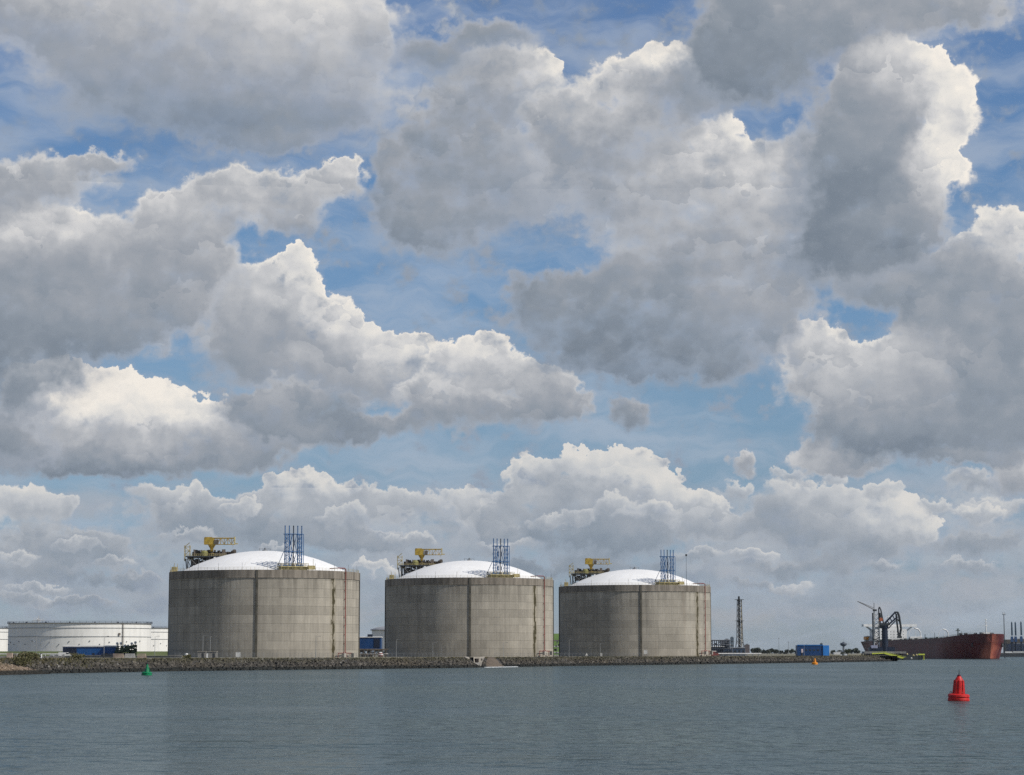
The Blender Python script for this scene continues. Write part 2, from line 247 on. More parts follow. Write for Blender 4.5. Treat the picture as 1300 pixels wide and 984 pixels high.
# ---------------------------------------------------------------- mesh helpers
class MB:
    def __init__(s): s.v = []; s.f = []; s.p = []
    def add(s, vs, fs):
        n = len(s.v); s.p.append((n, n+len(vs), len(s.f), len(s.f)+len(fs))); s.v += [tuple(p) for p in vs]; s.f += [tuple(i + n for i in f) for f in fs]; return s
    def box(s, c, d, rz=0.0, taper=1.0):
        co, si = math.cos(rz), math.sin(rz); vs = []
        for z in (-.5, .5):
            k = 1 if z < 0 else taper
            for x, y in ((-.5,-.5), (.5,-.5), (.5,.5), (-.5,.5)):
                X, Y = x*d[0]*k, y*d[1]*k
                vs.append((c[0]+X*co-Y*si, c[1]+X*si+Y*co, c[2]+z*d[2]))
        return s.add(vs, [(0,3,2,1), (4,5,6,7), (0,1,5,4), (1,2,6,5), (2,3,7,6), (3,0,4,7)])
    def tube(s, a, b, r, r2=None, seg=6):
        a, b = Vector(a), Vector(b); r2 = r if r2 is None else r2
        d = b - a
        if d.length < 1e-6: return s
        d.normalize(); u = d.cross(Vector((0,0,1)) if abs(d.z) < .9 else Vector((1,0,0))).normalized(); w = d.cross(u)
        vs = []
        for p, q in ((a, r), (b, r2)):
            for i in range(seg):
                t = 2*math.pi*i/seg; vs.append(p + u*math.cos(t)*q + w*math.sin(t)*q)
        fs = [(i, (i+1) % seg, seg+(i+1) % seg, seg+i) for i in range(seg)] + [tuple(range(seg))[::-1], tuple(range(seg, 2*seg))]
        return s.add(vs, fs)
    def path(s, pts, r, seg=6):
        for a, b in zip(pts, pts[1:]): s.tube(a, b, r, seg=seg)
        return s
    def lathe(s, prof, seg=48, c=(0,0,0), a0=0.0, a1=2*math.pi, cap=False):
        full = abs(a1 - a0 - 2*math.pi) < 1e-6; n = seg if full else seg + 1; vs = []
        for r, z in prof:
            for i in range(n):
                t = a0 + (a1-a0)*i/seg; vs.append((c[0]+r*math.sin(t), c[1]-r*math.cos(t), c[2]+z))
        fs = []
        for j in range(len(prof)-1):
            for i in range(seg):
                k = (i+1) % n; fs.append((j*n+i, j*n+k, (j+1)*n+k, (j+1)*n+i))
        return s.add(vs, fs)
    def prism(s, poly, axis_o, ex, ey, ez, depth):
        """2D polygon in the (ex, ey) plane, extruded along ez by depth"""
        o, ex, ey, ez = Vector(axis_o), Vector(ex), Vector(ey), Vector(ez); n = len(poly)
        vs = [o + ex*x + ey*y for x, y in poly] + [o + ex*x + ey*y + ez*depth for x, y in poly]
        return s.add(vs, [tuple(range(n))[::-1], tuple(range(n, 2*n))] + [(i, (i+1) % n, n+(i+1) % n, n+i) for i in range(n)])
    def grid(s, nx, ny, fn):
        vs = [fn(i/nx, j/ny) for j in range(ny+1) for i in range(nx+1)]
        return s.add(vs, [(j*(nx+1)+i, j*(nx+1)+i+1, (j+1)*(nx+1)+i+1, (j+1)*(nx+1)+i) for j in range(ny) for i in range(nx)])
    def truss(s, a, b, h, up, n, r, side=None, w=0):
        """lattice girder from a to b: chords and diagonals"""
        a, b, up = Vector(a), Vector(b), Vector(up); offs = [Vector((0,0,0))] if not w else [Vector(side)*w/2, Vector(side)*-w/2]
        for o in offs:
            s.tube(a+o, b+o, r, seg=4); s.tube(a+o+up*h, b+o+up*h, r, seg=4)
            for i in range(n):
                p, q = a+(b-a)*(i/n), a+(b-a)*((i+1)/n)
                s.tube(p+o, q+o+up*h, r*.7, seg=4) if i % 2 else s.tube(p+o+up*h, q+o, r*.7, seg=4)
                s.tube(p+o, p+o+up*h, r*.7, seg=4)
        if w:
            for i in range(n+1):
                p = a+(b-a)*(i/n); s.tube(p+offs[0], p+offs[1], r*.7, seg=4); s.tube(p+offs[0]+up*h, p+offs[1]+up*h, r*.7, seg=4)
        return s
    def pieces(s):
        """groups of primitives that stand clear of each other"""
        k = len(s.p); ar = np.array(s.v, dtype=float)
        lo = np.array([ar[a:b].min(0) for a, b, _, _ in s.p]); hi = np.array([ar[a:b].max(0) for a, b, _, _ in s.p])
        size = (hi-lo).max(1)
        gap = np.maximum(0, np.maximum(lo[:,None,:]-hi[None,:,:], lo[None,:,:]-hi[:,None,:]))
        near = np.sqrt((gap**2).sum(2)) <= np.maximum(.02, .42*np.maximum(size[:,None], size[None,:]))
        left = set(range(k)); out = []
        while left:
            st = [left.pop()]; grp = []
            while st:
                i = st.pop(); grp.append(i)
                for j in [j for j in left if near[i, j]]: left.discard(j); st.append(j)
            out.append(sorted(grp))
        return out
    def build(s, name, m, parent=None, smooth=False, loc=None):
        if parent is not None and 1 < len(s.p) <= 700 and s.p[-1][1] == len(s.v) and s.p[-1][3] == len(s.f):
            g = s.pieces()
            if 1 < len(g) <= 60:
                for grp in g:
                    q = MB()
                    for i in grp:
                        a, b, c, d = s.p[i]; q.add(s.v[a:b], [tuple(x-a for x in f) for f in s.f[c:d]])
                    o = q._one(name, m, parent, smooth, loc)
                return o
        return s._one(name, m, parent, smooth, loc)
    def _one(s, name, m, parent=None, smooth=False, loc=None):
        me = bpy.data.meshes.new(name); me.from_pydata(s.v, [], s.f); me.materials.append(m); me.update()
        if smooth: me.polygons.foreach_set('use_smooth', [True]*len(me.polygons))
        o = bpy.data.objects.new(name, me); C.objects.link(o)
        if parent: o.parent = parent
        if loc is not None: o.location = loc
        return o
def tag(o, label=None, cat=None, group=None, kind=None):
    if label: o['label'] = label
    if cat: o['category'] = cat
    if group: o['group'] = group
    if kind: o['kind'] = kind
    return o
def thing(name, label, cat, loc=(0,0,0), rz=0.0, group=None):
    o = bpy.data.objects.new(name, None); C.objects.link(o); o.location = loc; o.rotation_euler = (0, 0, rz)
    o.empty_display_size = .5
    return tag(o, label, cat, group)
def copy_tree(o, parent=None):
    c = o.copy(); C.objects.link(c); c.parent = parent
    for ch in list(o.children): copy_tree(ch, c)
    return c
# ---------------------------------------------------------------- material helpers
class NT:
    def __init__(s, name):
        s.m = bpy.data.materials.new(name); s.m.use_nodes = True; s.t = s.m.node_tree
        s.b = s.t.nodes['Principled BSDF']
        s.tc = s.t.nodes.new('ShaderNodeTexCoord')
    def put(s, sock, v):
        if v is None: return
        if isinstance(v, bpy.types.NodeSocket): s.t.links.new(v, sock)
        else: sock.default_value = v
    def M(s, op, a, b=None, c=None, clamp=False):
        n = s.t.nodes.new('ShaderNodeMath'); n.operation = op; n.use_clamp = clamp
        s.put(n.inputs[0], a); s.put(n.inputs[1], b); s.put(n.inputs[2], c); return n.outputs[0]
    def XYZ(s, x, y, z):
        n = s.t.nodes.new('ShaderNodeCombineXYZ'); s.put(n.inputs[0], x); s.put(n.inputs[1], y); s.put(n.inputs[2], z); return n.outputs[0]
    def sep(s, v):
        n = s.t.nodes.new('ShaderNodeSeparateXYZ'); s.put(n.inputs[0], v); return n.outputs
    def scale(s, v, k):
        n = s.t.nodes.new('ShaderNodeVectorMath'); n.operation = 'MULTIPLY'; s.put(n.inputs[0], v); n.inputs[1].default_value = k; return n.outputs[0]
    def noise(s, vec, scale, detail=4, rough=.55, w=None):
        n = s.t.nodes.new('ShaderNodeTexNoise')
        if w is not None: n.noise_dimensions = '4D'; s.put(n.inputs['W'], w)
        s.put(n.inputs['Vector'], vec); n.inputs['Scale'].default_value = scale; n.inputs['Detail'].default_value = detail
        n.inputs['Roughness'].default_value = rough; return n.outputs[0]
    def mr(s, v, a, b, c=0.0, d=1.0):
        n = s.t.nodes.new('ShaderNodeMapRange'); n.interpolation_type = 'SMOOTHSTEP'
        for i, x in enumerate((v, a, b, c, d)): s.put(n.inputs[i], x)
        return n.outputs[0]
    def mix(s, f, a, b, blend='MIX'):
        n = s.t.nodes.new('ShaderNodeMix'); n.data_type = 'RGBA'; n.blend_type = blend
        for i, x in ((0, f), (6, a), (7, b)):
            if isinstance(x, tuple) and len(x) == 3: x = (*x, 1)
            s.put(n.inputs[i], x)
        return n.outputs[2]
    def ramp(s, v, stops):
        n = s.t.nodes.new('ShaderNodeValToRGB'); cr = n.color_ramp
        while len(cr.elements) < len(stops): cr.elements.new(.5)
        for e, (p, c) in zip(cr.elements, stops): e.position = p; e.color = (*c, 1)
        s.put(n.inputs[0], v); return n.outputs[0]
    def grey(s, v):
        n = s.t.nodes.new('ShaderNodeCombineColor')
        for i in range(3): s.put(n.inputs[i], v)
        return n.outputs[0]
    def out(s, col=None, rough=None, metal=None, normal=None, spec=None):
        if isinstance(col, tuple) and len(col) == 3: col = (*col, 1)
        s.put(s.b.inputs['Base Color'], col); s.put(s.b.inputs['Roughness'], rough); s.put(s.b.inputs['Metallic'], metal)
        s.put(s.b.inputs['Specular IOR Level'], spec)
        if normal is not None: s.put(s.b.inputs['Normal'], normal)
        return s.m
    def bump(s, h, strength=.5, dist=.1):
        n = s.t.nodes.new('ShaderNodeBump'); n.inputs['Strength'].default_value = strength; n.inputs['Distance'].default_value = dist
        s.put(n.inputs['Height'], h); return n.outputs[0]
def pmat(name, rgb, rough=.55, var=.25, scale=.6, metal=0.0, dirt=None, streak=0.0, spec=.4):
    """paint or metal with uneven weathering"""
    g = NT(name); o = g.tc.outputs['Object']
    n1 = g.noise(o, scale, 5, .6)
    f = g.mr(n1, .3, .7, 1-var, 1+var*.4)
    if streak:
        n2 = g.noise(g.scale(o, (1, 1, .08)), scale*2.2, 4, .6); f = g.M('MULTIPLY', f, g.mr(n2, .45, .75, 1.0, 1-streak))
    c = g.mix(1.0, rgb, g.grey(f), 'MULTIPLY')
    if dirt: c = g.mix(g.mr(g.noise(o, scale*1.7, 6, .65), .52, .72, 0, .8), c, dirt)
    return g.out(c, g.mr(n1, .3, .7, min(1, rough+.12), max(0, rough-.08)), metal, spec=spec)
WHITE = pmat('white_paint', (.78,.77,.74), .45, .12, .15, streak=.10)
OFFW = pmat('off_white_paint', (.62,.61,.58), .5, .2, .3, streak=.2)
GREY = pmat('grey_steel', (.22,.23,.24), .5, .3, .5, metal=.2)
DARK = pmat('dark_steel', (.045,.05,.055), .5, .3, .5)
NAVY = pmat('dark_blue_steel', (.014,.022,.045), .45, .3, .4)
BLUE = pmat('blue_paint', (.015,.085,.26), .4, .25, .3, streak=.15)
BLUE2 = pmat('bright_blue_paint', (.02,.19,.55), .4, .15, .3)
STACKB = pmat('vent_blue_paint', (.04,.14,.33), .45, .3, .6)
YEL = pmat('yellow_paint', (.46,.31,.045), .5, .4, .5, dirt=(.17,.13,.06))
YELP = pmat('weathered_pale_yellow', (.50,.42,.20), .6, .4, .7, dirt=(.16,.12,.07))
LIME = pmat('yellow_green_paint', (.62,.66,.08), .45, .2, .5)
REDP = pmat('red_pipe_paint', (.26,.045,.035), .5, .3, .3, dirt=(.10,.05,.04))
RUST = pmat('rusty_steel', (.15,.125,.10), .8, .5, .8, dirt=(.06,.05,.045))
CONC = pmat('pale_concrete', (.42,.39,.34), .85, .3, .3, dirt=(.20,.18,.15), streak=.25)
CONG = pmat('grey_concrete', (.27,.26,.24), .85, .3, .3, dirt=(.13,.12,.11), streak=.25)
GLASS = pmat('dark_window_glass', (.02,.025,.03), .12, .1, .5, spec=.8)
# ---------------------------------------------------------------- water, land, embankment
def water_mat():
    g = NT('harbour_water'); p = g.tc.outputs['Object']
    g.t.nodes.remove(g.b)
    n1 = g.noise(g.scale(p, (.62, .34, 1)), 1.0, 4, .55)
    n2 = g.noise(g.scale(p, (.035, .060, 1)), 1.0, 4, .55)
    n3 = g.noise(g.scale(p, (.008, .0045, 1)), 1.0, 5, .6)
    h = g.M('ADD', g.M('MULTIPLY', n1, 1.25), g.M('MULTIPLY', n2, 3.8))
    calm = g.mr(n3, .38, .58, .35, 1.0)
    b = g.t.nodes.new('ShaderNodeBump'); b.inputs['Distance'].default_value = 1.0; g.put(b.inputs['Strength'], calm); g.put(b.inputs['Height'], h)
    gl = g.t.nodes.new('ShaderNodeBsdfGlossy'); gl.inputs['Color'].default_value = (.62,.68,.68,1); gl.inputs['Roughness'].default_value = .16
    df = g.t.nodes.new('ShaderNodeBsdfDiffuse')
    g.put(df.inputs['Color'], g.mix(g.mr(n1, .42, .62, 0, .55), g.mix(g.mr(n3, .42, .58), (.044,.070,.074), (.104,.134,.130)), (.022,.036,.038)))
    fr = g.t.nodes.new('ShaderNodeFresnel'); fr.inputs['IOR'].default_value = 1.33
    for n in (gl, df, fr): g.t.links.new(b.outputs[0], n.inputs['Normal'])
    mx = g.t.nodes.new('ShaderNodeMixShader')
    g.put(mx.inputs[0], g.M('MULTIPLY', fr.outputs[0], .9)); g.t.links.new(df.outputs[0], mx.inputs[1]); g.t.links.new(gl.outputs[0], mx.inputs[2])
    o = [n for n in g.t.nodes if n.type == 'OUTPUT_MATERIAL'][0]; g.t.links.new(mx.outputs[0], o.inputs[0])
    return g.m
w = MB().add([(-14000,-400,0), (14000,-400,0), (14000,22000,0), (-14000,22000,0)], [(0,1,2,3)]).build('water', water_mat()); tag(w, kind='structure')

LZ = 3.8
# waterline: photograph column and row -> ground point
_wl = [(-260,866),(-80,857.5),(0,856),(64,854.6),(130,853.4),(230,851.6),(350,850.2),(470,849),(560,848),(640,846.6),(760,844.8),(860,843.5),(960,842.2),(1040,841),(1100,840),(1130,839.4)]
SH = []
for px, py in _wl:
    Y = CAMZ*F/(py-829); SH.append(Vector((gx(px, Y), Y, 0)))
def shore(t):                       # t in metres along the waterline
    for a, b in zip(SH, SH[1:]):
        L = (b-a).length
        if t <= L or b is SH[-1]:
            d = (b-a).normalized(); return a + d*t, d
        t -= L
SL = sum((b-a).length for a, b in zip(SH, SH[1:]))
def inland(d): return Vector((-d.y, d.x, 0))
# smooth normals
def shp(t, off, z):
    p, d = shore(max(0, min(SL, t))); p2, d2 = shore(max(0, min(SL, t+60))); p0, d0 = shore(max(0, min(SL, t-60)))
    n = inland((d+d2+d0).normalized()); q = p + n*off; return Vector((q.x, q.y, z))
def slope_mat():
    g = NT('embankment_stone'); p = g.tc.outputs['Object']
    n = g.noise(p, .9, 6, .7); n2 = g.noise(p, .06, 3, .5)
    c = g.ramp(n, [(.3, (.018,.017,.016)), (.55, (.055,.050,.044)), (.75, (.13,.12,.105))])
    return g.out(g.mix(g.mr(n2, .45, .6, 0, .4), c, (.07,.06,.035)), .9, normal=g.bump(n, 1, .5))
rnd = random.Random(7)
CW = 12.0
mb = MB()
NS = 260
def efn(i, j):
    t = SL*i; off = -1.5 + (CW+1.5)*j
    return shp(t, off, -0.6 + (LZ+.6)*min(1, j*1.02) + .25*math.sin(t*.13)*math.sin(t*.037)*j)
mb.grid(NS, 6, efn)
tag(mb.build('embankment', slope_mat()), kind='structure')
def land_mat():
    g = NT('port_ground'); p = g.tc.outputs['Object']
    n = g.noise(p, .05, 6, .6); n2 = g.noise(p, .5, 5, .6)
    c = g.ramp(n, [(.35, (.10,.105,.05)), (.5, (.17,.15,.10)), (.62, (.24,.225,.19))])
    return g.out(g.mix(.35, c, g.ramp(n2, [(.3, (.08,.09,.04)), (.7, (.28,.25,.20))])), .95)
LAND = land_mat()
crest = [shp(SL*i/NS, CW, LZ) for i in range(NS+1)]
end = crest[-1]
poly = [tuple(p) for p in crest]
poly += [(end.x+22, end.y+30, LZ), (end.x+30, end.y+140, LZ), (end.x-20, 2300, LZ), (330, 3000, LZ), (gx(1130,3560), 3560, LZ), (14000, 3560, LZ), (14000, 21000, LZ), (-13000, 21000, LZ), (-13000, crest[0].y, LZ)]
n = len(poly)
g_ = MB().add(poly, [tuple(range(n))]); g_.v += [(x, y, -1.0) for x, y, z in poly]
g_.f += [(i, i+n, (i+1) % n + n, (i+1) % n) for i in range(NS+1, n-1)]      # quay faces beyond the jetty
me_ground = g_.build('ground', LAND); tag(me_ground, kind='structure')

# rocks of the revetment: nobody could count them
def rocks_mat(name, stops, wet=True):
    g = NT(name); p = g.tc.outputs['Object']; x, y, z = g.sep(p)
    gi = g.t.nodes.new('ShaderNodeNewGeometry')
    r = g.M('ADD', g.M('MULTIPLY', gi.outputs['Random Per Island'], .8), g.M('MULTIPLY', g.noise(p, 1.6, 4, .6), .3))
    c = g.ramp(r, stops)
    big = g.noise(p, .018, 3, .5)
    c = g.mix(g.mr(big, .4, .65, 0, .6), c, g.mix(1.0, c, (.85,.74,.55), 'MULTIPLY'))
    if wet: c = g.mix(g.M('MULTIPLY', g.mr(g.M('ADD', z, g.M('MULTIPLY', g.noise(p, .15, 4), 2.4)), 3.4, 4.6, 0, .7), g.mr(g.noise(p, 2.0, 3), .35, .6)), c, (.060,.055,.024))
    if wet: c = g.mix(g.mr(g.M('ADD', z, g.M('MULTIPLY', g.noise(p, .5, 3), .5)), 1.15, 1.6, .93, 0), c, (.012,.014,.012))
    return g.out(c, .88)
ROCK = rocks_mat('revetment_rock', [(.0, (.022,.021,.019)), (.4, (.050,.045,.037)), (.7, (.084,.075,.061)), (.93, (.12,.108,.092)), (1.0, (.36,.35,.32))])
BROCK = rocks_mat('brown_gravel', [(.0, (.11,.080,.055)), (.5, (.19,.145,.10)), (.9, (.27,.21,.16)), (1.0, (.42,.36,.30))], wet=True)
def rock(mb, c, s):
    vs = []
    rz = rnd.random()*6.28; co, si = math.cos(rz), math.sin(rz)
    for z in (-.5, .5):
        for x, y in ((-.5,-.5), (.5,-.5), (.5,.5), (-.5,.5)):
            k = 1 if z < 0 else .62
            X, Y, Z = x*k+rnd.uniform(-.17,.17), y*k+rnd.uniform(-.17,.17), z*.8+rnd.uniform(-.2,.2)
            X *= s*1.25; Y *= s
            vs.append((c[0]+X*co-Y*si, c[1]+X*si+Y*co, c[2]+Z*s))
    mb.add(vs, [(0,3,2,1), (4,5,6,7), (0,1,5,4), (1,2,6,5), (2,3,7,6), (3,0,4,7)])
SLOPE_OFF = lambda off: LZ*max(0, min(1, (off+.6)/(CW+.4)))
CUL_T = None
tt = min(range(0, int(SL)), key=lambda t: abs(650+F*shore(t)[0].x/shore(t)[0].y - 610)); CUL_T = tt
rm = MB(); t = 0
while t < SL:
    p, d = shore(t); px = 650 + F*p.x/p.y
    if -40 < px < 1180:
        for k in range(int(15 if p.y > 1150 else 26)):
            off = rnd.uniform(-1.4, CW+.4); s = rnd.choice((.4, .5, .6, .7, .85, 1.1))*rnd.uniform(.85,1.15)*(1 if p.y < 1150 else 1.25)
            if abs(t+rnd.uniform(-1,1)-CUL_T-2.3*off) < 11.5*(max(0, off)/CW)**.8 + .8 or abs(t-(CUL_T+19)-2.3*off) < 12.5*(1-.45*off/CW): continue
            q = shp(t+rnd.uniform(0,1.5), off, 0); z = min(SLOPE_OFF(off) - .1 + rnd.uniform(-.15,.3), LZ-.12-s*.32)
            rock(rm, (q.x, q.y, z), s)
    t += 1.3
tag(rm.build('riprap_rocks', ROCK), 'dark grey rubble stones covering the bank above the water', 'rocks', kind='stuff')

# brown gravel bank in the left foreground
bm_ = MB(); NB = 60
def spit(i, j):
    px = -120 + (66+120)*i
    yb = 856.6 + (854.9-856.6)*max(0, i-.6)/.4; Y = CAMZ*F/(yb-829) - 9
    h = (LZ-.5)*max(0.0, 1-(max(0, px)/66.01))**.62 if px > 0 else LZ-.5 + .4*min(1, -px/80)
    off = 26*j
    z = -.5 + (h+.5)*min(1, j*2.2) + .18*math.sin(px*.7+j*9)
    p = Vector((gx(px, Y), Y, 0)); return (p.x - off*.5, p.y + off, z)
bm_.grid(NB, 10, spit)
g = NT('gravel'); nn = g.noise(g.tc.outputs['Object'], 1.4, 6, .7)
GRAVEL = g.out(g.ramp(nn, [(.3, (.10,.075,.05)), (.55, (.19,.145,.10)), (.75, (.30,.24,.18))]), .95, normal=g.bump(nn, 1, .4))
tag(bm_.build('gravel_bank', GRAVEL), kind='structure')
rm = MB()
for k in range(2600):
    i, j = rnd.uniform(.5, 1), rnd.random()*.46; x, y, z = spit(i, j); rock(rm, (x, y, z+.05), rnd.uniform(.35,.8))
tag(rm.build('brown_stones', BROCK), 'brown broken stones strewn over the low bank at the far left', 'stones', kind='stuff')

# dry grass along the crest
def grass_mat():
    g = NT('dry_grass'); gi = g.t.nodes.new('ShaderNodeNewGeometry')
    n = g.noise(g.tc.outputs['Object'], .03, 3, .5)
    c = g.ramp(gi.outputs['Random Per Island'], [(0, (.045,.055,.02)), (.5, (.10,.095,.04)), (1, (.20,.16,.085))])
    return g.out(g.mix(g.mr(n, .4, .6, 0, .6), c, (.12,.10,.05)), .9)
GRASSM = grass_mat()
def tuft(mb, c, h, w):
    for k in range(5):
        a = rnd.random()*6.28; l = rnd.uniform(.5, 1)
        dx_, dy_ = math.cos(a)*w, math.sin(a)*w
        mb.add([(c[0]-dx_*.35-dy_*.3, c[1]-dy_*.35+dx_*.3, c[2]), (c[0]+dx_*.35+dy_*.3, c[1]+dy_*.35-dx_*.3, c[2]), (c[0]+dx_*rnd.uniform(.2,1), c[1]+dy_*rnd.uniform(.2,1), c[2]+h*l)], [(0,1,2)])
gm = MB(); t = 0
while t < SL:
    p, d = shore(t); px = 650 + F*p.x/p.y
    if -30 < px < 1180:
        dens = 16 if px < 150 else (9 if px < 345 else 4)
        for k in range(dens):
            lo_, hi_ = (CW*.5, CW+6) if px < 150 else (CW*.8, CW+5)
            off = rnd.uniform(lo_, hi_)
            if px < 150 and rnd.random() < .3: off = rnd.uniform(CW*.3, CW)
            if abs(t-CUL_T-2.3*off) < 12: continue
            q = shp(t+rnd.uniform(0, 1.2), off, 0)
            tuft(gm, (q.x, q.y, SLOPE_OFF(off)), rnd.uniform(.25,.75)*(1.35 if px < 150 else .8), rnd.uniform(.3,.6))
    t += 1.2
tag(gm.build('grass', GRASSM), 'dry olive grass growing along the crest of the bank', 'grass', kind='stuff')

# green dike in front of the white tanks, green mound seen between the second and third tanks
g = NT('mown_grass'); nn = g.noise(g.tc.outputs['Object'], .08, 6, .6)
GREEN = g.out(g.ramp(nn, [(.3, (.065,.085,.028)), (.6, (.10,.125,.04)), (.8, (.14,.15,.06))]), .95)
g = NT('bright_grass'); nn = g.noise(g.tc.outputs['Object'], .05, 6, .6)
GREEN2 = g.out(g.ramp(nn, [(.3, (.07,.13,.025)), (.6, (.10,.17,.035)), (.8, (.13,.19,.05))]), .95)
YD = 1330
dk = MB(); x0, x1 = gx(-60, YD), gx(232, YD)
dk.add([(x0, YD-14, LZ), (x1, YD-14, LZ), (x1, YD, 6.7), (x0, YD, 6.7), (x1, YD+6, 6.7), (x0, YD+6, 6.7), (x1, YD+20, LZ), (x0, YD+20, LZ)], [(0,1,2,3), (3,2,4,5), (5,4,6,7)])
tag(dk.build('dike', GREEN), kind='structure')
hl = MB(); YH = 2600
def hill(i, j):
    u, v = i*2-1, j*2-1
    return (gx(708, YH)+u*75, YH+v*130, LZ-1+ 23.5*max(0, min(1, 1.6*(1-abs(v)**2)))*max(0, min(1, 3*(1-abs(u)))))
hl.grid(24, 16, hill)
tag(hl.build('grass_hill', GREEN2, smooth=True), kind='structure')
# ---------------------------------------------------------------- concrete gas tanks
RT, HT = 44.0, 39.13          # radius, wall height above its base (base at LZ)
A_BUT, A_ALG, A_PIPE = 1.5, 51.0, 61.5
def wall_mat():
    g = NT('cast_concrete_wall'); p = g.tc.outputs['Object']; x, y, z = g.sep(p)
    oi = g.t.nodes.new('ShaderNodeObjectInfo').outputs['Random']; W = g.M('MULTIPLY', oi, 37.0)
    ang = g.M('ARCTAN2', x, g.M('MULTIPLY', y, -1.0)); s = g.M('MULTIPLY', ang, RT)
    v = g.XYZ(s, 0.0, z)
    # pour bands with their own tone and a dark joint
    lift = 3.92; zb = g.M('DIVIDE', g.M('ADD', z, .6), lift); zi = g.M('FLOOR', zb); zf = g.M('FRACT', zb)
    band = g.noise(g.XYZ(g.M('MULTIPLY', s, .012), g.M('MULTIPLY', zi, 3.7), 0.0), 1.0, 2, .5, w=W)
    joint = g.mr(g.M('ABSOLUTE', g.M('SUBTRACT', zf, .5)), .475, .495, 0, 1)
    # formwork panels
    fx = g.M('FRACT', g.M('DIVIDE', s, 1.38)); fz = g.M('FRACT', g.M('MULTIPLY', zb, 3.0))
    gridv = g.mr(g.M('ABSOLUTE', g.M('SUBTRACT', fx, .5)), .43, .49, 0, 1)
    gridh = g.mr(g.M('ABSOLUTE', g.M('SUBTRACT', fz, .5)), .44, .49, 0, 1)
    cell = g.t.nodes.new('ShaderNodeTexWhiteNoise'); cell.noise_dimensions = '3D'
    g.put(cell.inputs['Vector'], g.XYZ(g.M('FLOOR', g.M('DIVIDE', s, 1.38*4)), zi, W))
    streak = g.noise(g.scale(v, (.42, 1, .018)), 1.0, 6, .65, w=W)
    fine = g.noise(g.scale(v, (.8, 1, .25)), 1.0, 5, .6, w=W)
    big = g.noise(g.scale(v, (.055, 1, .05)), 1.0, 4, .55, w=W)
    topd = g.mr(z, 22, HT, 0, 1)
    f = g.mr(band, .3, .7, .88, 1.10)
    f = g.M('MULTIPLY', f, g.mr(big, .3, .7, .86, 1.10))
    f = g.M('MULTIPLY', f, g.mr(cell.outputs[0], 0, 1, .93, 1.05))
    f = g.M('MULTIPLY', f, g.mr(streak, .44, .68, 1.03, .84))
    f = g.M('MULTIPLY', f, g.M('SUBTRACT', 1.0, g.M('MULTIPLY', topd, g.mr(streak, .40, .6, 0, .24))))
    f = g.M('MULTIPLY', f, g.mr(fine, .35, .7, .92, 1.05))
    f = g.M('MULTIPLY', f, g.M('SUBTRACT', 1.0, g.M('MULTIPLY', joint, .42)))
    f = g.M('MULTIPLY', f, g.M('SUBTRACT', 1.0, g.M('MULTIPLY', gridv, .15)))
    f = g.M('MULTIPLY', f, g.M('SUBTRACT', 1.0, g.M('MULTIPLY', gridh, .10)))
    c = g.mix(1.0, (.365,.334,.280), g.grey(f), 'MULTIPLY')
    # rusty and mossy runs
    rn = g.noise(g.scale(v, (.16, 1, .01)), 1.0, 3, .5, w=g.M('ADD', W, 5.0))
    c = g.mix(g.M('MULTIPLY', g.mr(rn, .62, .74, 0, .3), g.mr(fine, .3, .7, .4, 1)), c, (.17,.115,.075))
    da = g.M('ABSOLUTE', g.M('SUBTRACT', s, R(A_ALG)*RT))
    an = g.noise(g.scale(v, (.9, 1, .22)), 1.0, 5, .65, w=W)
    wd_ = g.mr(an, .38, .62, .15, 1.5)
    alg = g.mr(g.M('SUBTRACT', da, wd_), -.35, .30, .95, 0)
    halo = g.mr(da, .5, 3.2, .35, 0)
    c = g.mix(halo, c, (.29,.25,.17))
    c = g.mix(alg, c, (.050,.042,.018))
    return g.out(c, .9, normal=g.bump(g.M('ADD', g.M('MULTIPLY', fine, .5), g.M('MULTIPLY', joint, -.6)), .5, .15), spec=.2)
WALLM = wall_mat()
def ring_mat():
    g = NT('stained_ring_beam'); p = g.tc.outputs['Object']; x, y, z = g.sep(p)
    W = g.M('MULTIPLY', g.t.nodes.new('ShaderNodeObjectInfo').outputs['Random'], 11.0)
    s = g.M('MULTIPLY', g.M('ARCTAN2', x, g.M('MULTIPLY', y, -1.0)), RT); v = g.XYZ(s, 0.0, z)
    n = g.noise(g.scale(v, (.55, 1, .05)), 1.0, 6, .65, w=W); b = g.noise(g.scale(v, (.05, 1, .02)), 1.0, 3, .5, w=W)
    f = g.M('MULTIPLY', g.mr(n, .38, .64, 1.05, .6), g.mr(b, .3, .7, .75, 1.15))
    return g.out(g.mix(1.0, (.27,.238,.198), g.grey(f), 'MULTIPLY'), .92, spec=.2)
RINGM = ring_mat()
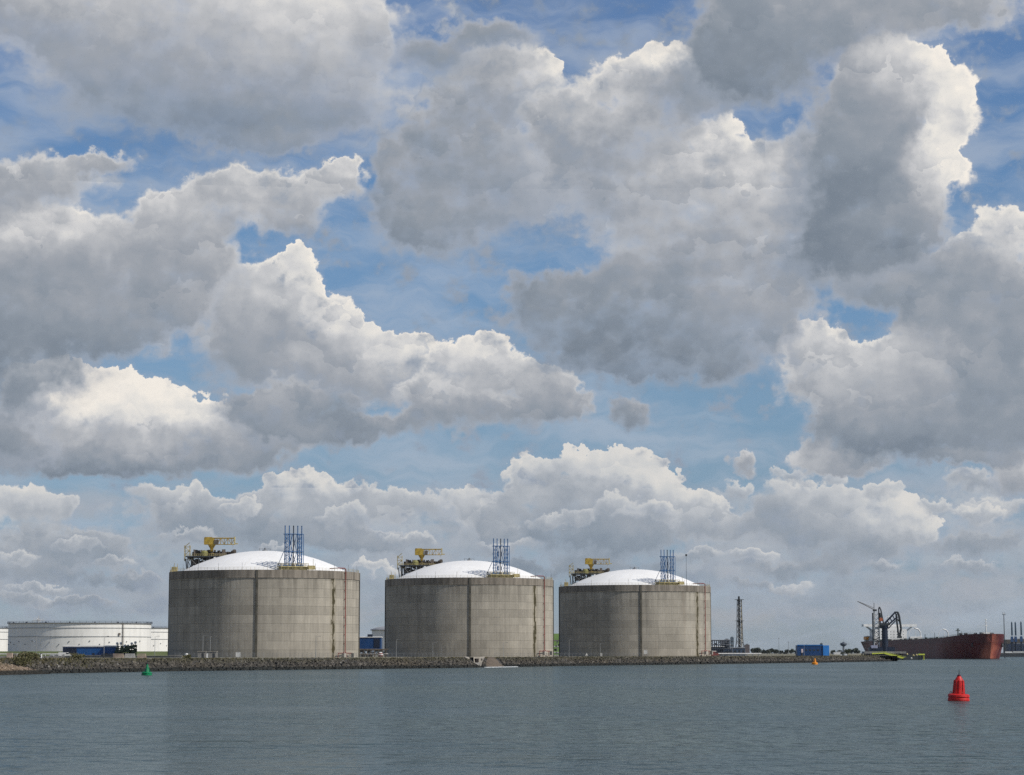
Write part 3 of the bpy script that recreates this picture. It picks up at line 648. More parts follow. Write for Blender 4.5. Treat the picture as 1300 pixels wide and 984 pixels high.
def roof_mat():
    g = NT('white_dome_paint'); p = g.tc.outputs['Object']
    n = g.noise(p, .05, 5, .6); n2 = g.noise(p, .6, 4, .6); x, y, z = g.sep(p)
    rr = g.M('SQRT', g.M('ADD', g.M('MULTIPLY', x, x), g.M('MULTIPLY', y, y)))
    an = g.M('ARCTAN2', x, y)
    seam = g.mr(g.M('ABSOLUTE', g.M('SUBTRACT', g.M('FRACT', g.M('DIVIDE', rr, 5.6)), .5)), .478, .496, 0, .10)
    f = g.M('SUBTRACT', g.M('MULTIPLY', g.mr(n, .35, .7, .95, 1.03), g.mr(n2, .4, .8, 1.0, .94)), seam)
    rad = g.mr(g.M('ABSOLUTE', g.M('SUBTRACT', g.M('FRACT', g.M('MULTIPLY', an, 36/6.2832)), .5)), .485, .497, 0, .07)
    f = g.M('SUBTRACT', f, rad)
    c = g.mix(1.0, (.86,.855,.84), g.grey(f), 'MULTIPLY')
    run = g.noise(g.XYZ(g.M('MULTIPLY', an, 26.0), g.M('MULTIPLY', rr, .05), 0.0), 1.0, 5, .6)
    c = g.mix(g.M('MULTIPLY', g.mr(run, .55, .72), g.mr(rr, 18, 39, 0, .32)), c, (.42,.38,.31))
    return g.out(c, .55, spec=.3)
ROOFM = roof_mat()
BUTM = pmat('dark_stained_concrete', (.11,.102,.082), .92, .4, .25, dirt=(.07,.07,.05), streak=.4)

def polar(r, deg, z): a = R(deg); return Vector((r*math.sin(a), -r*math.cos(a), z))
CR_ = 79.8; ROOFR = 39.4
def domez(r): return HT - .2 + math.sqrt(CR_**2 - r*r) - math.sqrt(CR_**2 - ROOFR**2)

def make_tank():
    t = thing('gas_tank', 'x', 'storage tank')
    MB().lathe([(RT, -4), (RT, HT-3.6)], 144).build('wall', WALLM, t, smooth=True)
    MB().lathe([(RT, HT-3.6), (RT+.28, HT-3.6), (RT+.28, HT-3.35), (RT+.22, HT-3.3), (RT+.22, HT-.1), (RT+.1, HT), (ROOFR+.4, HT), (ROOFR+.4, HT-.4)], 144).build('ring_beam', RINGM, t)
    for k in range(4):
        a = A_BUT + 90*k; b = MB(); pts = []
        h0, h1 = R(a-.62), R(a+.62)
        for r in (RT-.2, RT+.5):
            for h in (h0, h1): pts.append((r*math.sin(h), -r*math.cos(h)))
        vs = [(x, y, z) for z in (-4, HT-.05) for x, y in pts]
        b.add(vs, [(0,1,3,2), (4,6,7,5), (2,3,7,6), (0,2,6,4), (3,1,5,7), (1,0,4,5)]); b.build('buttress', BUTM, t)
    prof = [(ROOFR*k/24, domez(ROOFR*k/24)) for k in range(24, 0, -1)] + [(.01, domez(0))]
    MB().lathe(prof, 144).build('dome_roof', ROOFM, t, smooth=True)
    m = MB(); m.lathe([(1.3, domez(1.3)-.1), (1.3, domez(0)+.5), (.4, domez(0)+.7), (.4, domez(0)+1.4), (.01, domez(0)+1.5)], 12); m.tube((-2.6,0,domez(2.6)), (-2.6,0,domez(0)+1.3), .12); m.tube((2.4,0,domez(2.4)), (2.4,0,domez(0)+1.1), .12); m.tube((-2.6,0,domez(0)+1.0), (2.4,0,domez(0)+1.0), .07)
    m.build('apex_vent', GREY, t)
    rl = MB(); N = 144
    for k in range(N):
        a, b = 360*k/N, 360*(k+1)/N
        rl.tube(polar(RT-.2, a, HT), polar(RT-.2, a, HT+1.15), .045, seg=4)
        for z in (.6, 1.15): rl.tube(polar(RT-.2, a, HT+z), polar(RT-.2, b, HT+z), .035, seg=4)
    rl.build('railing', YELP, t)
    ws = MB()                                  # tall thin lamp and lightning rods on the rim
    for k in range(24):
        a = 7.5 + 15*k; ws.tube(polar(RT-.5, a, HT), polar(RT-.5, a, HT+3.1), .06, seg=4)
    ws.build('lightning_rods', GREY, t)
    # red downpipe with its bends and the valve group at its foot
    d = MB(); A = A_PIPE
    d.path([polar(RT-4.5, A-7, HT+1.2), polar(RT+.0, A-7, HT+1.3), polar(RT+.1, A, HT+1.4), polar(RT+.75, A, HT+.8), polar(RT+.75, A, 2.6), polar(RT+1.6, A, 1.6)], .22, 8)
    for z in range(2, int(HT), 4): d.tube(polar(RT, A-.35, z+.4), polar(RT+.8, A-.35, z+.4), .1, seg=4); d.tube(polar(RT, A+.35, z+.4), polar(RT+.8, A+.35, z+.4), .1, seg=4)
    d.build('downpipe', REDP, t)
    v = MB(); v.path([polar(RT+1.5, A-8, 1.9), polar(RT+1.5, A+6, 1.9)], .22, 6)
    for da in (-8, -4, 0, 4, 6): v.tube(polar(RT+1.5, A+da, -.5), polar(RT+1.5, A+da, 1.9), .16)
    v.build('valve_group', REDP, t)
    bx = MB()
    for da, w_ in ((-5, 2.2), (4.2, 1.6)):
        c = polar(RT+3, A+da, .9); bx.box(c, (w_*.8, 1.4, 2.0), R(A+da))
    bx.build('pump_box', CONC, t)
    # vent platform and its stack of blue pipes (front right rim)
    AV = 24.0
    pf = MB(); c = polar(RT-2.2, AV, HT+1.3)
    ex, ey = polar(1, AV+90, 0), polar(1, AV, 0)
    def L(u, v_, z): return polar(RT-3.0, AV, 0) + ex*u + ey*v_ + Vector((0,0,HT+z))
    pf.box(L(0,0,1.5), (13.4, 5.4, .35), R(AV))
    pf.box(L(0,-.3,.7), (12.4, 4.2, 1.3), R(AV))
    for u in (-6.5, -3.3, 0, 3.3, 6.5):
        for v_ in (-2.6, 2.6): pf.tube(L(u, v_, 0), L(u, v_, 2.9), .1, seg=4)
    for z in (2.25, 2.9):
        for v_ in (-2.6, 2.6): pf.tube(L(-6.5, v_, z), L(6.5, v_, z), .08, seg=4)
        for u in (-6.5, 6.5): pf.tube(L(u,-2.6,z), L(u,2.6,z), .08, seg=4)
    pf.box(L(8.6,.2,1.2), (3.0, 2.4, 1.8), R(AV)); pf.tube(L(9.5,.2,2), L(9.5,.2,5.2), .09)
    pf.build('vent_platform', YELP, t)
    st = MB(); U = [-3.9, -1.9, 0.1, 2.1, 4.0]; sh = -0.1
    for z in (8.2, 16.2):
        for v_ in (-1.1, 1.1): st.tube(L(U[0]+sh-.5, v_, z), L(U[-1]+sh+.5, v_, z), .14, seg=4)
        for u in U: st.tube(L(u+sh,-1.1,z), L(u+sh,1.1,z), .16, seg=4)
    for u in (U[0], U[1], U[3], U[4]):
        for v_ in (-1.1, 1.1): st.tube(L(u+sh+.55, v_, 1.6), L(u+sh+.55, v_, 16.2), .14, seg=4)
    for a, b in ((8.2, 16.2), (1.6, 8.2)):
        for i_ in (0, 3):
            for v_ in (-1.1, 1.1):
                for q_ in (0, 1):
                    z0_, z1_ = a+(b-a)*q_/2, a+(b-a)*(q_+1)/2; st.tube(L(U[i_]+sh, v_, z0_), L(U[i_+1]+sh, v_, z1_), .09, seg=4); st.tube(L(U[i_+1]+sh, v_, z0_), L(U[i_]+sh, v_, z1_), .09, seg=4)
        st.tube(L(U[1]+sh,-1.1,a), L(U[2]+sh,-1.1,b), .12, seg=4); st.tube(L(U[3]+sh,-1.1,a), L(U[2]+sh,-1.1,b), .12, seg=4)
        st.tube(L(U[1]+sh,-1.1,b), L(U[2]+sh,-1.1,a), .12, seg=4); st.tube(L(U[3]+sh,-1.1,b), L(U[2]+sh,-1.1,a), .12, seg=4)
    st.tube(L(U[0]+sh-.2,-1.1,8.2), L(U[0]+sh-1.7,-3.6,3.0), .13); st.tube(L(U[0]+sh-1.7,-3.6,3.2), L(U[0]+sh-1.7,-3.6,2.4), .3)
    st.tube(L(U[2]+sh-.3,-1.1,8.2), L(U[2]+sh+.7,-3.4,2.8), .15)
    sk = st.build('vent_stack', STACKB, t)
    for u in U:
        q = MB(); q.tube(L(u+sh, 0, 1.6), L(u+sh, 0, 19.6), .23, seg=8); q.tube(L(u+sh,0,19.6), L(u+sh,0,20.0), .27, seg=8); q.tube(L(u+sh,0,1.7), L(u+sh,0,2.7), .8, .55, seg=8)
        q.build('vent_pipe', NAVY if u in (U[2],) else STACKB, sk)
    # pump platform on legs over the left rim, receding behind the dome
    pp = MB(); PX, PY = -31.0, 6.0; ZD = HT + 7.6
    def Q(u, v_, z): return Vector((PX+u, PY+v_, z))
    pp.box(Q(3.5, 0, ZD), (19, 13, .5)); 
    for u in (-5, 0, 5, 10):
        for v_ in (-6, 6):
            r = math.hypot(PX+u, PY+v_); zb_ = domez(min(r, ROOFR)) if r < ROOFR else HT
            pp.tube(Q(u, v_, zb_-.3), Q(u, v_, ZD), .28, seg=6)
    for v_ in (-6, 6):
        for a, b in ((-5, 0), (0, 5)): pp.tube(Q(a, v_, HT+1.5), Q(b, v_, ZD), .15, seg=4); pp.tube(Q(b, v_, HT+2.8), Q(a, v_, ZD), .15, seg=4)
    dk_ = pp.build('pump_platform', DARK, t)
    r2 = MB()
    for z in (.6, 1.2):
        for v_ in (-6.4, 6.4): r2.tube(Q(-6, v_, ZD+z), Q(13, v_, ZD+z), .06, seg=4)
    for u in range(-6, 14):
        for v_ in (-6.4, 6.4): r2.tube(Q(u, v_, ZD), Q(u, v_, ZD+1.2), .05, seg=4)
    r2.build('platform_railing', YELP, dk_)
    rr_ = random.Random(11); eq = MB()
    for k in range(60):
        u = rr_.uniform(-4, 12.5); v_ = rr_.uniform(-5, 5); h = rr_.uniform(.8, 3.4); 
        if rr_.random() < .5: eq.tube(Q(u, v_, ZD+.2), Q(u, v_, ZD+h), rr_.uniform(.15,.5), seg=8)
        else: eq.box(Q(u, v_, ZD+.2+h/2), (rr_.uniform(.5,1.6), rr_.uniform(.5,1.6), h))
    for k in range(8): v_ = rr_.uniform(-5,5); z = rr_.uniform(.7,2.4); eq.tube(Q(-4, v_, ZD+z), Q(12, v_+rr_.uniform(-1,1), ZD+z), .18, seg=6)
    for k in range(26): u = rr_.uniform(-4.5,10); z = rr_.uniform(-3.4,-.5); eq.box(Q(u, rr_.uniform(-5.5,5.5), ZD+z), (rr_.uniform(1,3), 1, rr_.uniform(.6,1.6)))
    eq.build('pump_pipework', RUST, t)
    w2_ = MB(); w2_.box(Q(7.6,-6.6,ZD-1.6), (.9,.6,2.6)); w2_.build('white_duct', WHITE, t)
    e2 = MB(); e2.lathe([(1.9,0),(1.9,1.6),(1.3,2.5),(.05,2.8)], 14, Q(2.2,-3.5,ZD+.3)); e2.build('pump_drum', pmat('olive_drum_paint', (.20,.19,.06), .5, .4, .8), t)
    # walkway with pipes going up the dome behind
    wk = MB(); p0, p1 = Q(12.5, 3, ZD+.5), Vector((-15, 7, domez(16.5)+.9))
    wk.truss(p0, p1, 1.0, (0,0,1), 12, .12, (0,1,0), 1.8)
    for k in range(7):
        f_ = k/6; q = p0+(p1-p0)*f_; wk.tube((q.x, q.y, domez(min(ROOFR-.1, math.hypot(q.x, q.y)))-.2), q, .16, seg=4)
    for k in range(16):
        f_ = rr_.random(); q = p0+(p1-p0)*f_; wk.box((q.x, q.y, q.z+.9*rr_.random()+.3), (rr_.uniform(.6,1.6), 1, rr_.uniform(.6,1.8)))
    wk.build('dome_walkway', RUST, t)
    sc_ = MB(); S0 = Vector((PX-6.0, PY-1, 0))    # escape stair tower left of the platform
    for u, v_ in ((-1.2,-1.2), (1.2,-1.2), (1.2,1.2), (-1.2,1.2)): sc_.tube((S0.x+u, S0.y+v_, ZD-2.0), (S0.x+u, S0.y+v_, ZD+5.4), .13, seg=4)
    for k in range(4):
        z = ZD-1.0+k*1.9; s_ = 1 if k % 2 else -1
        sc_.tube((S0.x-1.2*s_, S0.y-1.2, z), (S0.x+1.2*s_, S0.y-1.2, z+1.9), .16, seg=4)
        sc_.box((S0.x, S0.y, z), (2.8, 2.6, .18))
    sc_.box((S0.x+2.2, S0.y, ZD-.9), (3.2, 2.6, .25))
    sc_.build('stair_tower', YELP, t)
    l2 = MB()
    for u in (-1.3, 1.5): l2.tube((S0.x+u+1.4, S0.y, HT-.2), (S0.x+u+.6, S0.y, ZD-1), .3, seg=6)
    l2.tube((S0.x+2.9, S0.y, HT+.5), (S0.x+.4, S0.y, ZD-2), .16); l2.build('stair_leg', GREY, t)
    cb = MB(); cb.box(polar(RT-1.6, -72, HT+1.2), (2.4, 2.4, 2.2)); cb.tube(polar(RT-2, -76, HT), polar(RT-2, -76, HT+4.2), .12)
    cb.tube(polar(RT-2, -66, HT), polar(RT-2, -66, HT+3.6), .12); cb.build('rim_cabin', YELP, t)
    # yellow crane
    ZC = ZD-1.3; KX, KY = PX+5.6, PY-2.5
    cr = MB(); cr.tube((KX, KY, ZD+.2), (KX, KY, ZC+5.0), .85, .7, seg=10); cr.tube((KX, KY, ZC+5.0), (KX, KY, ZC+7.0), .7, 1.9, seg=10)
    for z in (2.6, 4.4): cr.lathe([(1.9, ZC+z), (1.9, ZC+z+.15), (.9, ZC+z+.15), (.9, ZC+z)], 10, (KX, KY, 0))
    k_ = cr.build('yellow_crane', YEL, t)
    h = MB(); h.box((KX-1.2, KY, ZC+8.6), (4.6, 3.0, 3.2)); h.box((KX-1.6, KY, ZC+10.35), (3.4, 2.6, .3)); h.build('machinery_house', YEL, k_)
    h = MB(); h.box((KX+2.3, KY-1.0, ZC+8.3), (1.8, 1.5, 2.0)); h.build('crane_cab', RUST, k_)
    h = MB(); bx0, bx1 = (KX+.8, KY, ZC+7.1), (KX+10.8, KY, ZC+7.1)
    h.truss(bx0, bx1, 3.0, (0,0,1), 6, .11, (0,1,0), 1.6); h.box(((bx0[0]+bx1[0])/2, KY, ZC+10.0), (10.2, 1.5, .5)); h.box(((bx0[0]+bx1[0])/2, KY, ZC+7.1), (10.2, 1.5, .3)); h.build('boom', YEL, k_)
    h = MB(); h.box((KX+10.7, KY, ZC+8.9), (.5, 1.9, 3.6)); h.box((KX+11.5, KY, ZC+7.4), (1.6,.9,.5)); h.tube((KX+9.9, KY, ZC+7), (KX+9.9, KY, ZC+5.7), .07); h.build('boom_end', YELP, k_)
    return t
tank0 = make_tank()
TANKS = [(334.8, 1108, LZ, 'nearest concrete gas tank with white dome, standing next to the white oil tanks'),
         (595.7, 1252, LZ+1.04, 'middle concrete gas tank with white dome, standing above the storm drain outlet'),
         (806.4, 1388, LZ+1.2, 'farthest concrete gas tank with white dome, a lone thin mast on its rim')]
tks = []
for i, (px, Y, z, lab) in enumerate(TANKS):
    o = tank0 if i == 0 else copy_tree(tank0)
    o.location = (gx(px, Y), Y, z); tag(o, lab, group='concrete gas storage tanks'); tks.append(o)
m = MB(); a = polar(RT-1.5, 41, HT); m.tube(a, a+Vector((0,0,17)), .13, .07); m.box(a+Vector((0,0,17.2)), (1.0, 1.0, 1.1)); m.build('roof_mast', DARK, tks[2])
def cy(px, off):        # distance and height of the bank at a photograph column, so far in from the waterline
    q = min((shp(t_, off, 0) for t_ in range(0, int(SL), 3)), key=lambda q: abs(650+F*q.x/q.y-px)); return q.y, SLOPE_OFF(off)
# ---------------------------------------------------------------- white oil tanks on the left
def oil_wall_mat():
    g = NT('white_tank_shell'); p = g.tc.outputs['Object']; x, y, z = g.sep(p)
    a = g.M('MULTIPLY', g.M('ARCTAN2', x, g.M('MULTIPLY', y, -1.0)), 40.0)
    n = g.noise(g.XYZ(g.M('MULTIPLY', a, .4), 0.0, g.M('MULTIPLY', z, .06)), 1.0, 5, .6)
    course = g.mr(g.M('ABSOLUTE', g.M('SUBTRACT', g.M('FRACT', g.M('DIVIDE', z, 2.42)), .5)), .45, .49, 0, .04)
    f = g.M('SUBTRACT', g.mr(n, .35, .75, 1.02, .88), course)
    return g.out(g.mix(1.0, (.80,.79,.75), g.grey(f), 'MULTIPLY'), .5, spec=.3)
OILW = oil_wall_mat()
def oil_tank(lab, px, Y, r, h, zb, stairs=True, rib=(.53, .83)):
    t = thing('oil_tank', lab, 'storage tank', (gx(px, Y), Y, zb), group='white oil storage tanks')
    MB().lathe([(r, -3), (r, h)], 96).build('wall', OILW, t, smooth=True)
    for k in rib:
        MB().lathe([(r, h*k), (r+.3, h*k), (r+.3, h*k+.16), (r, h*k+.18)], 96).build('wind_girder', GREY, t)
    MB().lathe([(r, h-.1), (r+.7, h-.1), (r+.7, h+.2), (r+.1, h+.25), (r*.97, h+.3), (.05, h+.9)], 96).build('roof', GREY, t)
    m = MB(); N = 72
    for k in range(N):
        a, b = 360*k/N, 360*(k+1)/N
        m.tube(polar(r+.6, a, h+.1), polar(r+.6, a, h+1.25), .08, seg=4)
        for z in (.7, 1.25): m.tube(polar(r+.6, a, h+z), polar(r+.6, b, h+z), .05, seg=4)
    for k in range(18):
        c = polar(r-.6, 20*k+2, h+.55); m.box(c, (.8,.6,.6), R(20*k))
    m.build('railing', NAVY, t)
    if stairs:
        m = MB(); 
        for k in range(24): m.box(polar(r+.5, 46, h*(1-k/24)), (.7,.5,.12), R(46))
        m.tube(polar(r+.5, 45.5, h), polar(r+.5, 45.5, 0), .10); m.tube(polar(r+.5, 46.5, h), polar(r+.5, 46.5, 0), .10); m.box(polar(r+.6, 42.5, h*.62), (1.2,.5,1.4), R(42)); m.build('ladder', RUST, t)
    m = MB()
    for k in range(9):
        c = polar(r+.25, -62+k*16, h*(.34+.02*(k % 3))); m.box(c, (.5,.4,.6), R(-62+k*16))
        m.box(polar(r+.25, -70+k*16, 4.6), (.4,.4,.6), 0)
    m.build('shell_nozzles', GREY, t)
    return t
big = oil_tank('wide low white oil tank with dark railed rim, behind the long blue shed', 101, 1475, 43.6, 17.3, 6.4)
m = MB(); m.tube((-20,-30,17.6), (-20,-30,21.8), .18)
for k in range(8): m.tube((-20,-30,19.4), (-20+1.8*math.cos(k*.8), -30, 19.4+1.8*math.sin(k*.8)), .16, seg=4)
m.tube((-24,-30,19.1), (-16,-30,19.1), .14); m.tube((-22.6,-30,17.8), (-22.6,-30,20.6), .14); m.tube((-17.4,-30,17.8), (-17.4,-30,20.6), .14)
m.build('roof_aerial', OFFW, big)
oil_tank('farthest left white oil tank, only its right end showing beside the wide one', -66, 1700, 43.6, 17.0, 6.4, False)
oil_tank('white oil tank half hidden between the big white tank and the first concrete tank', 152, 1720, 43.6, 17.0, 6.4, False)
t = thing('oil_tank', 'small pale tank with a grey hooded roof, just left of the middle concrete tank', 'storage tank', (gx(497, 2050), 2050, LZ), group='white oil storage tanks')
MB().lathe([(17, -2), (17, 21.2)], 48).build('wall', OILW, t, smooth=True)
MB().lathe([(17, 21.1), (18.6, 21.4), (18.4, 21.9), (14, 23.6), (8, 24.6), (.05, 25.2)], 48).build('roof', pmat('grey_hood', (.30,.31,.33), .6, .2, .2), t, smooth=True)

# ---------------------------------------------------------------- sheds and small structures
def shed_mat(name, rgb, pitch=.9):
    g = NT(name); p = g.tc.outputs['Object']; x, y, z = g.sep(p)
    rib = g.mr(g.M('ABSOLUTE', g.M('SUBTRACT', g.M('FRACT', g.M('DIVIDE', g.M('ADD', x, y), pitch)), .5)), .3, .45, 1.0, .8)
    n = g.noise(g.scale(p, (1,1,.3)), .5, 5, .6)
    return g.out(g.mix(1.0, rgb, g.grey(g.M('MULTIPLY', rib, g.mr(n, .3, .7, .85, 1.08))), 'MULTIPLY'), .45)
SHEDB = shed_mat('blue_corrugated_steel', (.007,.050,.165)); SHEDB_SUN = shed_mat('sunlit_blue_steel', (.03,.23,.66))
def shed(name, lab, cat, px0, px1, ytop, Y, depth, mt, roofm, rz=0.0, zb=LZ, endm=None, over=.35):
    x0, x1 = gx(px0, Y), gx(px1, Y); z1 = at(650, ytop, Y).z; w_ = x1-x0; h = z1-zb
    t = thing(name, lab, cat, ((x0+x1)/2, Y+depth/2, zb), rz)
    MB().box((0,0,h/2-.5), (w_, depth, h+1-.02)).build('wall', mt, t)
    r = MB(); r.add([(-w_/2-over,-depth/2-over,h), (w_/2+over,-depth/2-over,h), (w_/2+over,depth/2+over,h), (-w_/2-over,depth/2+over,h),
                     (-w_/2-over,-depth/2-over,h+.35), (w_/2+over,-depth/2-over,h+.35), (w_/2+over,0,h+.7), (-w_/2-over,0,h+.7), (w_/2+over,depth/2+over,h+.35), (-w_/2-over,depth/2+over,h+.35)],
                    [(0,3,2,1), (0,1,5,4), (4,5,6,7), (7,6,8,9), (2,3,9,8), (1,2,8,6,5), (3,0,4,7,9)]); r.build('roof', roofm, t)
    return t, w_, h
Y1 = 1120
t, w_, h = shed('long_shed', 'long low blue shed with a pale roof edge in front of the big white tank', 'shed', 79.5, 147, 821.3, Y1, 9, shed_mat('shed_blue_cladding', (.012,.085,.27)), OFFW)
m = MB(); m.box((-w_/2+3.4, -4.56, h/2-.2), (6.4,.1,h-.4)); m.build('shaded_end', NAVY, t)  # shade of the end wall put on the front as a dark sheet
for u in (2, 8): MB().box((u, -4.56, 1.0), (1.1,.1,2.0)).build('door', NAVY, t)
m = MB()
for k in range(5): m.box((-3+k*3.1, -4.57, .55), (2.4,.12,.8))
m.build('vent_grille', DARK, t)
# pipework with white ball-shaped vents beside the shed
t = thing('pipe_manifold', 'tangle of green and dark pipes topped by white ball vents, right of the blue shed', 'pipework', (gx(159.5, 1115), 1116, LZ))
GP = pmat('dull_green_paint', (.07,.10,.05), .6, .4, .8, dirt=(.03,.04,.03))
rr_ = random.Random(3); m = MB(); m2 = MB()
for k in range(10):
    u = -4.6+k*1.02; hh = rr_.uniform(4.2, 6.4); m.tube((u, rr_.uniform(-2,2), 0), (u, rr_.uniform(-2,2), hh), .22, seg=6)
for k in range(5): m.tube((-4.8,-1.5+k*.7,1.0+k*.75), (4.8,-1.5+k*.7,1.2+k*.7), .28, seg=6)
for k in range(26): m.box((rr_.uniform(-4.6,4.6), rr_.uniform(-2,1), rr_.uniform(.6,5.2)), (1.5,.8,1.3))
m.build('pipes', GP, t)
for k in range(8): m2.box((rr_.uniform(-4,4), -2, rr_.uniform(.6,2.2)), (.9,.5,1.1))
m2.build('valves', DARK, t)
for k in range(6):
    u = -4.2+k*1.7; z = 6.0+rr_.uniform(-.8,.9); v_ = MB(); v_.lathe([(.05,-.6),(.5,-.5),(.62,0),(.5,.5),(.05,.62)], 10, (u,0,z)); v_.tube((u,0,z-1.6), (u,0,z-.4), .15); v_.build('vent_ball', WHITE, t, smooth=True)

# car and van parked on the quay road
def vehicle(name, lab, cat, px, Y, z, L_, W_, H_, bodym, van=True, rz=0.0):
    t = thing(name, lab, cat, (gx(px, Y), Y, z), rz)
    if van: pf = [(-L_/2,.35), (L_/2-.1,.35), (L_/2,.75), (L_/2-.1,1.05), (L_/2-.8,H_*.62), (L_/2-1.5,H_*.96), (-L_/2+.3,H_), (-L_/2,H_*.9)]
    else: pf = [(-L_/2,.35), (L_/2,.35), (L_/2,.75), (L_/2-1.1,.95), (L_/2-1.8,H_), (-L_/2+.9,H_), (-L_/2+.1,1.0)]
    MB().prism(pf, (0,-W_/2,0), (1,0,0), (0,0,1), (0,1,0), W_).build('body', bodym, t)
    MB().box((L_*.22,0,H_*.76), (L_*.22, W_+.04, H_*.24)).build('window', GLASS, t)
    for u in (-L_*.32, L_*.32):
        for v_ in (-1, 1):
            MB().tube((u, v_*(W_/2+.03), .35), (u, v_*(W_/2-.2), .35), .36, seg=14).build('wheel', DARK, t)
    return t
vehicle('delivery_van', 'white van parked at the left corner of the long blue shed', 'van', 82.5, 1060, LZ+.02, 5.6, 2.0, 2.3, WHITE)

# low quay parapet with white capping, left
Yq = 985
t = thing('parapet_wall', 'low concrete parapet with a white capping rail along the quay road, far left', 'wall', (gx(40, Yq), Yq, LZ))
xa, xb = gx(-60, Yq)-t.location.x, gx(232, Yq)-t.location.x
MB().box(((xa+xb)/2, 0, .35), (xb-xa, .4, .9)).build('wall', CONG, t)
m = MB(); xc = gx(84, Yq)-t.location.x; m.box(((xa+xc)/2, -.3, 1.62), (xc-xa, .16, .34)); 
u = xa
while u < xc: m.box((u, -.3, 1.1), (.16,.14,.9)); u += 3.2
m.build('capping_rail', WHITE, t)
m = MB(); m.box(((xc+xb)/2, -.3, 1.05), (xb-xc, .5, .12)); m.build('coping', CONC, t)
def simple(name, lab, cat, px, Y, parts, z=LZ, rz=0.0, group=None):
    t = thing(name, lab, cat, (gx(px, Y), Y, z), rz, group)
    for nm, mt, fn in parts:
        m = MB(); fn(m); m.build(nm, mt, t)
    return t
PINK = pmat('pinkish_concrete', (.46,.36,.29), .85, .3, .5)
simple('concrete_block', 'pinkish concrete block standing against the parapet at the far left', 'block', 12.5, 960, [('block', PINK, lambda m: m.box((0,0,.9), (2.4,1.5,2.2), 0, .94)), ('lifting_loop', DARK, lambda m: m.path([(-.4,0,1.98), (-.4,0,2.3), (.4,0,2.3), (.4,0,1.98)], .05))])
simple('concrete_block', 'grey concrete block with a dark recess, left of the reeds by the parapet', 'block', 19, 962, [('block', CONG, lambda m: m.box((0,0,.8), (1.6,1.4,1.9))), ('recess', DARK, lambda m: m.box((-.5,-.72,.9), (.35,.1,1.2)))])
simple('marker_post', 'short thick white marker post in the grass right of the olive bushes', 'post', 52.3, cy(52, 14)[0], [('post', WHITE, lambda m: m.tube((0,0,-.5), (0,0,1.7), .3, .27, 10)), ('cap', GREY, lambda m: m.tube((0,0,1.7), (0,0,1.85), .33, seg=10))], z=LZ)
vehicle('parked_car', 'silver grey car parked behind the parapet, below the left end of the blue shed', 'car', 69.5, 1005, LZ+.02, 4.5, 1.8, 1.5, pmat('silver_car_paint', (.34,.35,.36), .3, .1, .5), False)
vehicle('parked_car', 'white car parked right under the white van', 'car', 77.5, 1007, LZ+.02, 4.4, 1.8, 1.5, WHITE, False)
vehicle('parked_car', 'dark grey car parked at the parapet left of the olive bushes', 'car', 24.5, 1006, LZ+.02, 4.6, 1.8, 1.5, pmat('dark_car_paint', (.05,.055,.06), .3, .1, .5), False)
rk_ = [(136, 5.0, DARK, 'dark stack of steel sections'), (150, 4.6, PINK, 'pinkish stack of weathered slabs'), (165, 4.2, OFFW, 'pale stack of slabs'), (180, 3.6, PINK, 'short pinkish stack of slabs')]
for px, w_, mt, lb in rk_:
    def stack(m, w_=w_):
        for k in range(4): m.box((0, 0, .25+k*.42), (w_-k*.15, 1.6, .3))
    t = simple('slab_stack', lb + (' lying along the quay below the shed' if px < 140 else ' lying on the quay %s' % {150: 'below the pipework', 165: 'just right of the pipework', 180: 'nearest the first concrete tank'}[px]), 'stack', px, 952+px*.1,
        [('slabs', mt, stack), ('bearer', DARK, lambda m, w_=w_: (m.box((-w_*.3,0,.04), (.2,1.7,.12)), m.box((w_*.3,0,.04), (.2,1.7,.12))))], z=LZ+.05, group='stacks along the quay')

# reeds and bushes
def leaf_mat(name, a, b, c):
    g = NT(name); gi = g.t.nodes.new('ShaderNodeNewGeometry')
    col = g.ramp(g.M('ADD', g.M('MULTIPLY', gi.outputs['Random Per Island'], .7), g.M('MULTIPLY', g.noise(g.tc.outputs['Object'], .8, 3), .4)), [(.1, a), (.5, b), (.95, c)])
    return g.out(col, .8)
OLIVE = leaf_mat('olive_foliage', (.05,.055,.018), (.10,.10,.035), (.19,.16,.07))
DKGRN = leaf_mat('dark_foliage', (.018,.028,.014), (.035,.048,.022), (.065,.075,.035))
BARK = pmat('bark', (.07,.055,.04), .9, .4, 1.0)
def crown(m, c, rx, rz_, n, s, rr_):
    lob = [(rr_.uniform(-.55,.55)*rx, rr_.uniform(-.4,.4)*rx, rr_.uniform(-.35,.55)*rz_, rr_.uniform(.4,.7)) for k in range(6)]
    for k in range(n):
        l = rr_.choice(lob); a, b = rr_.random()*6.28, math.acos(rr_.uniform(-1,1)); q = rr_.random()**.4
        p = Vector((c[0]+l[0]+math.sin(b)*math.cos(a)*rx*l[3]*q, c[1]+l[1]+math.sin(b)*math.sin(a)*rx*l[3]*q, c[2]+l[2]+math.cos(b)*rz_*l[3]*q))
        d1 = Vector([rr_.uniform(-1,1) for _ in range(3)]).normalized()*s; d2 = Vector([rr_.uniform(-1,1) for _ in range(3)]).normalized()*s
        m.add([p-d1, p+d2*.6, p+d1, p-d2*.6], [(0,1,2,3)])
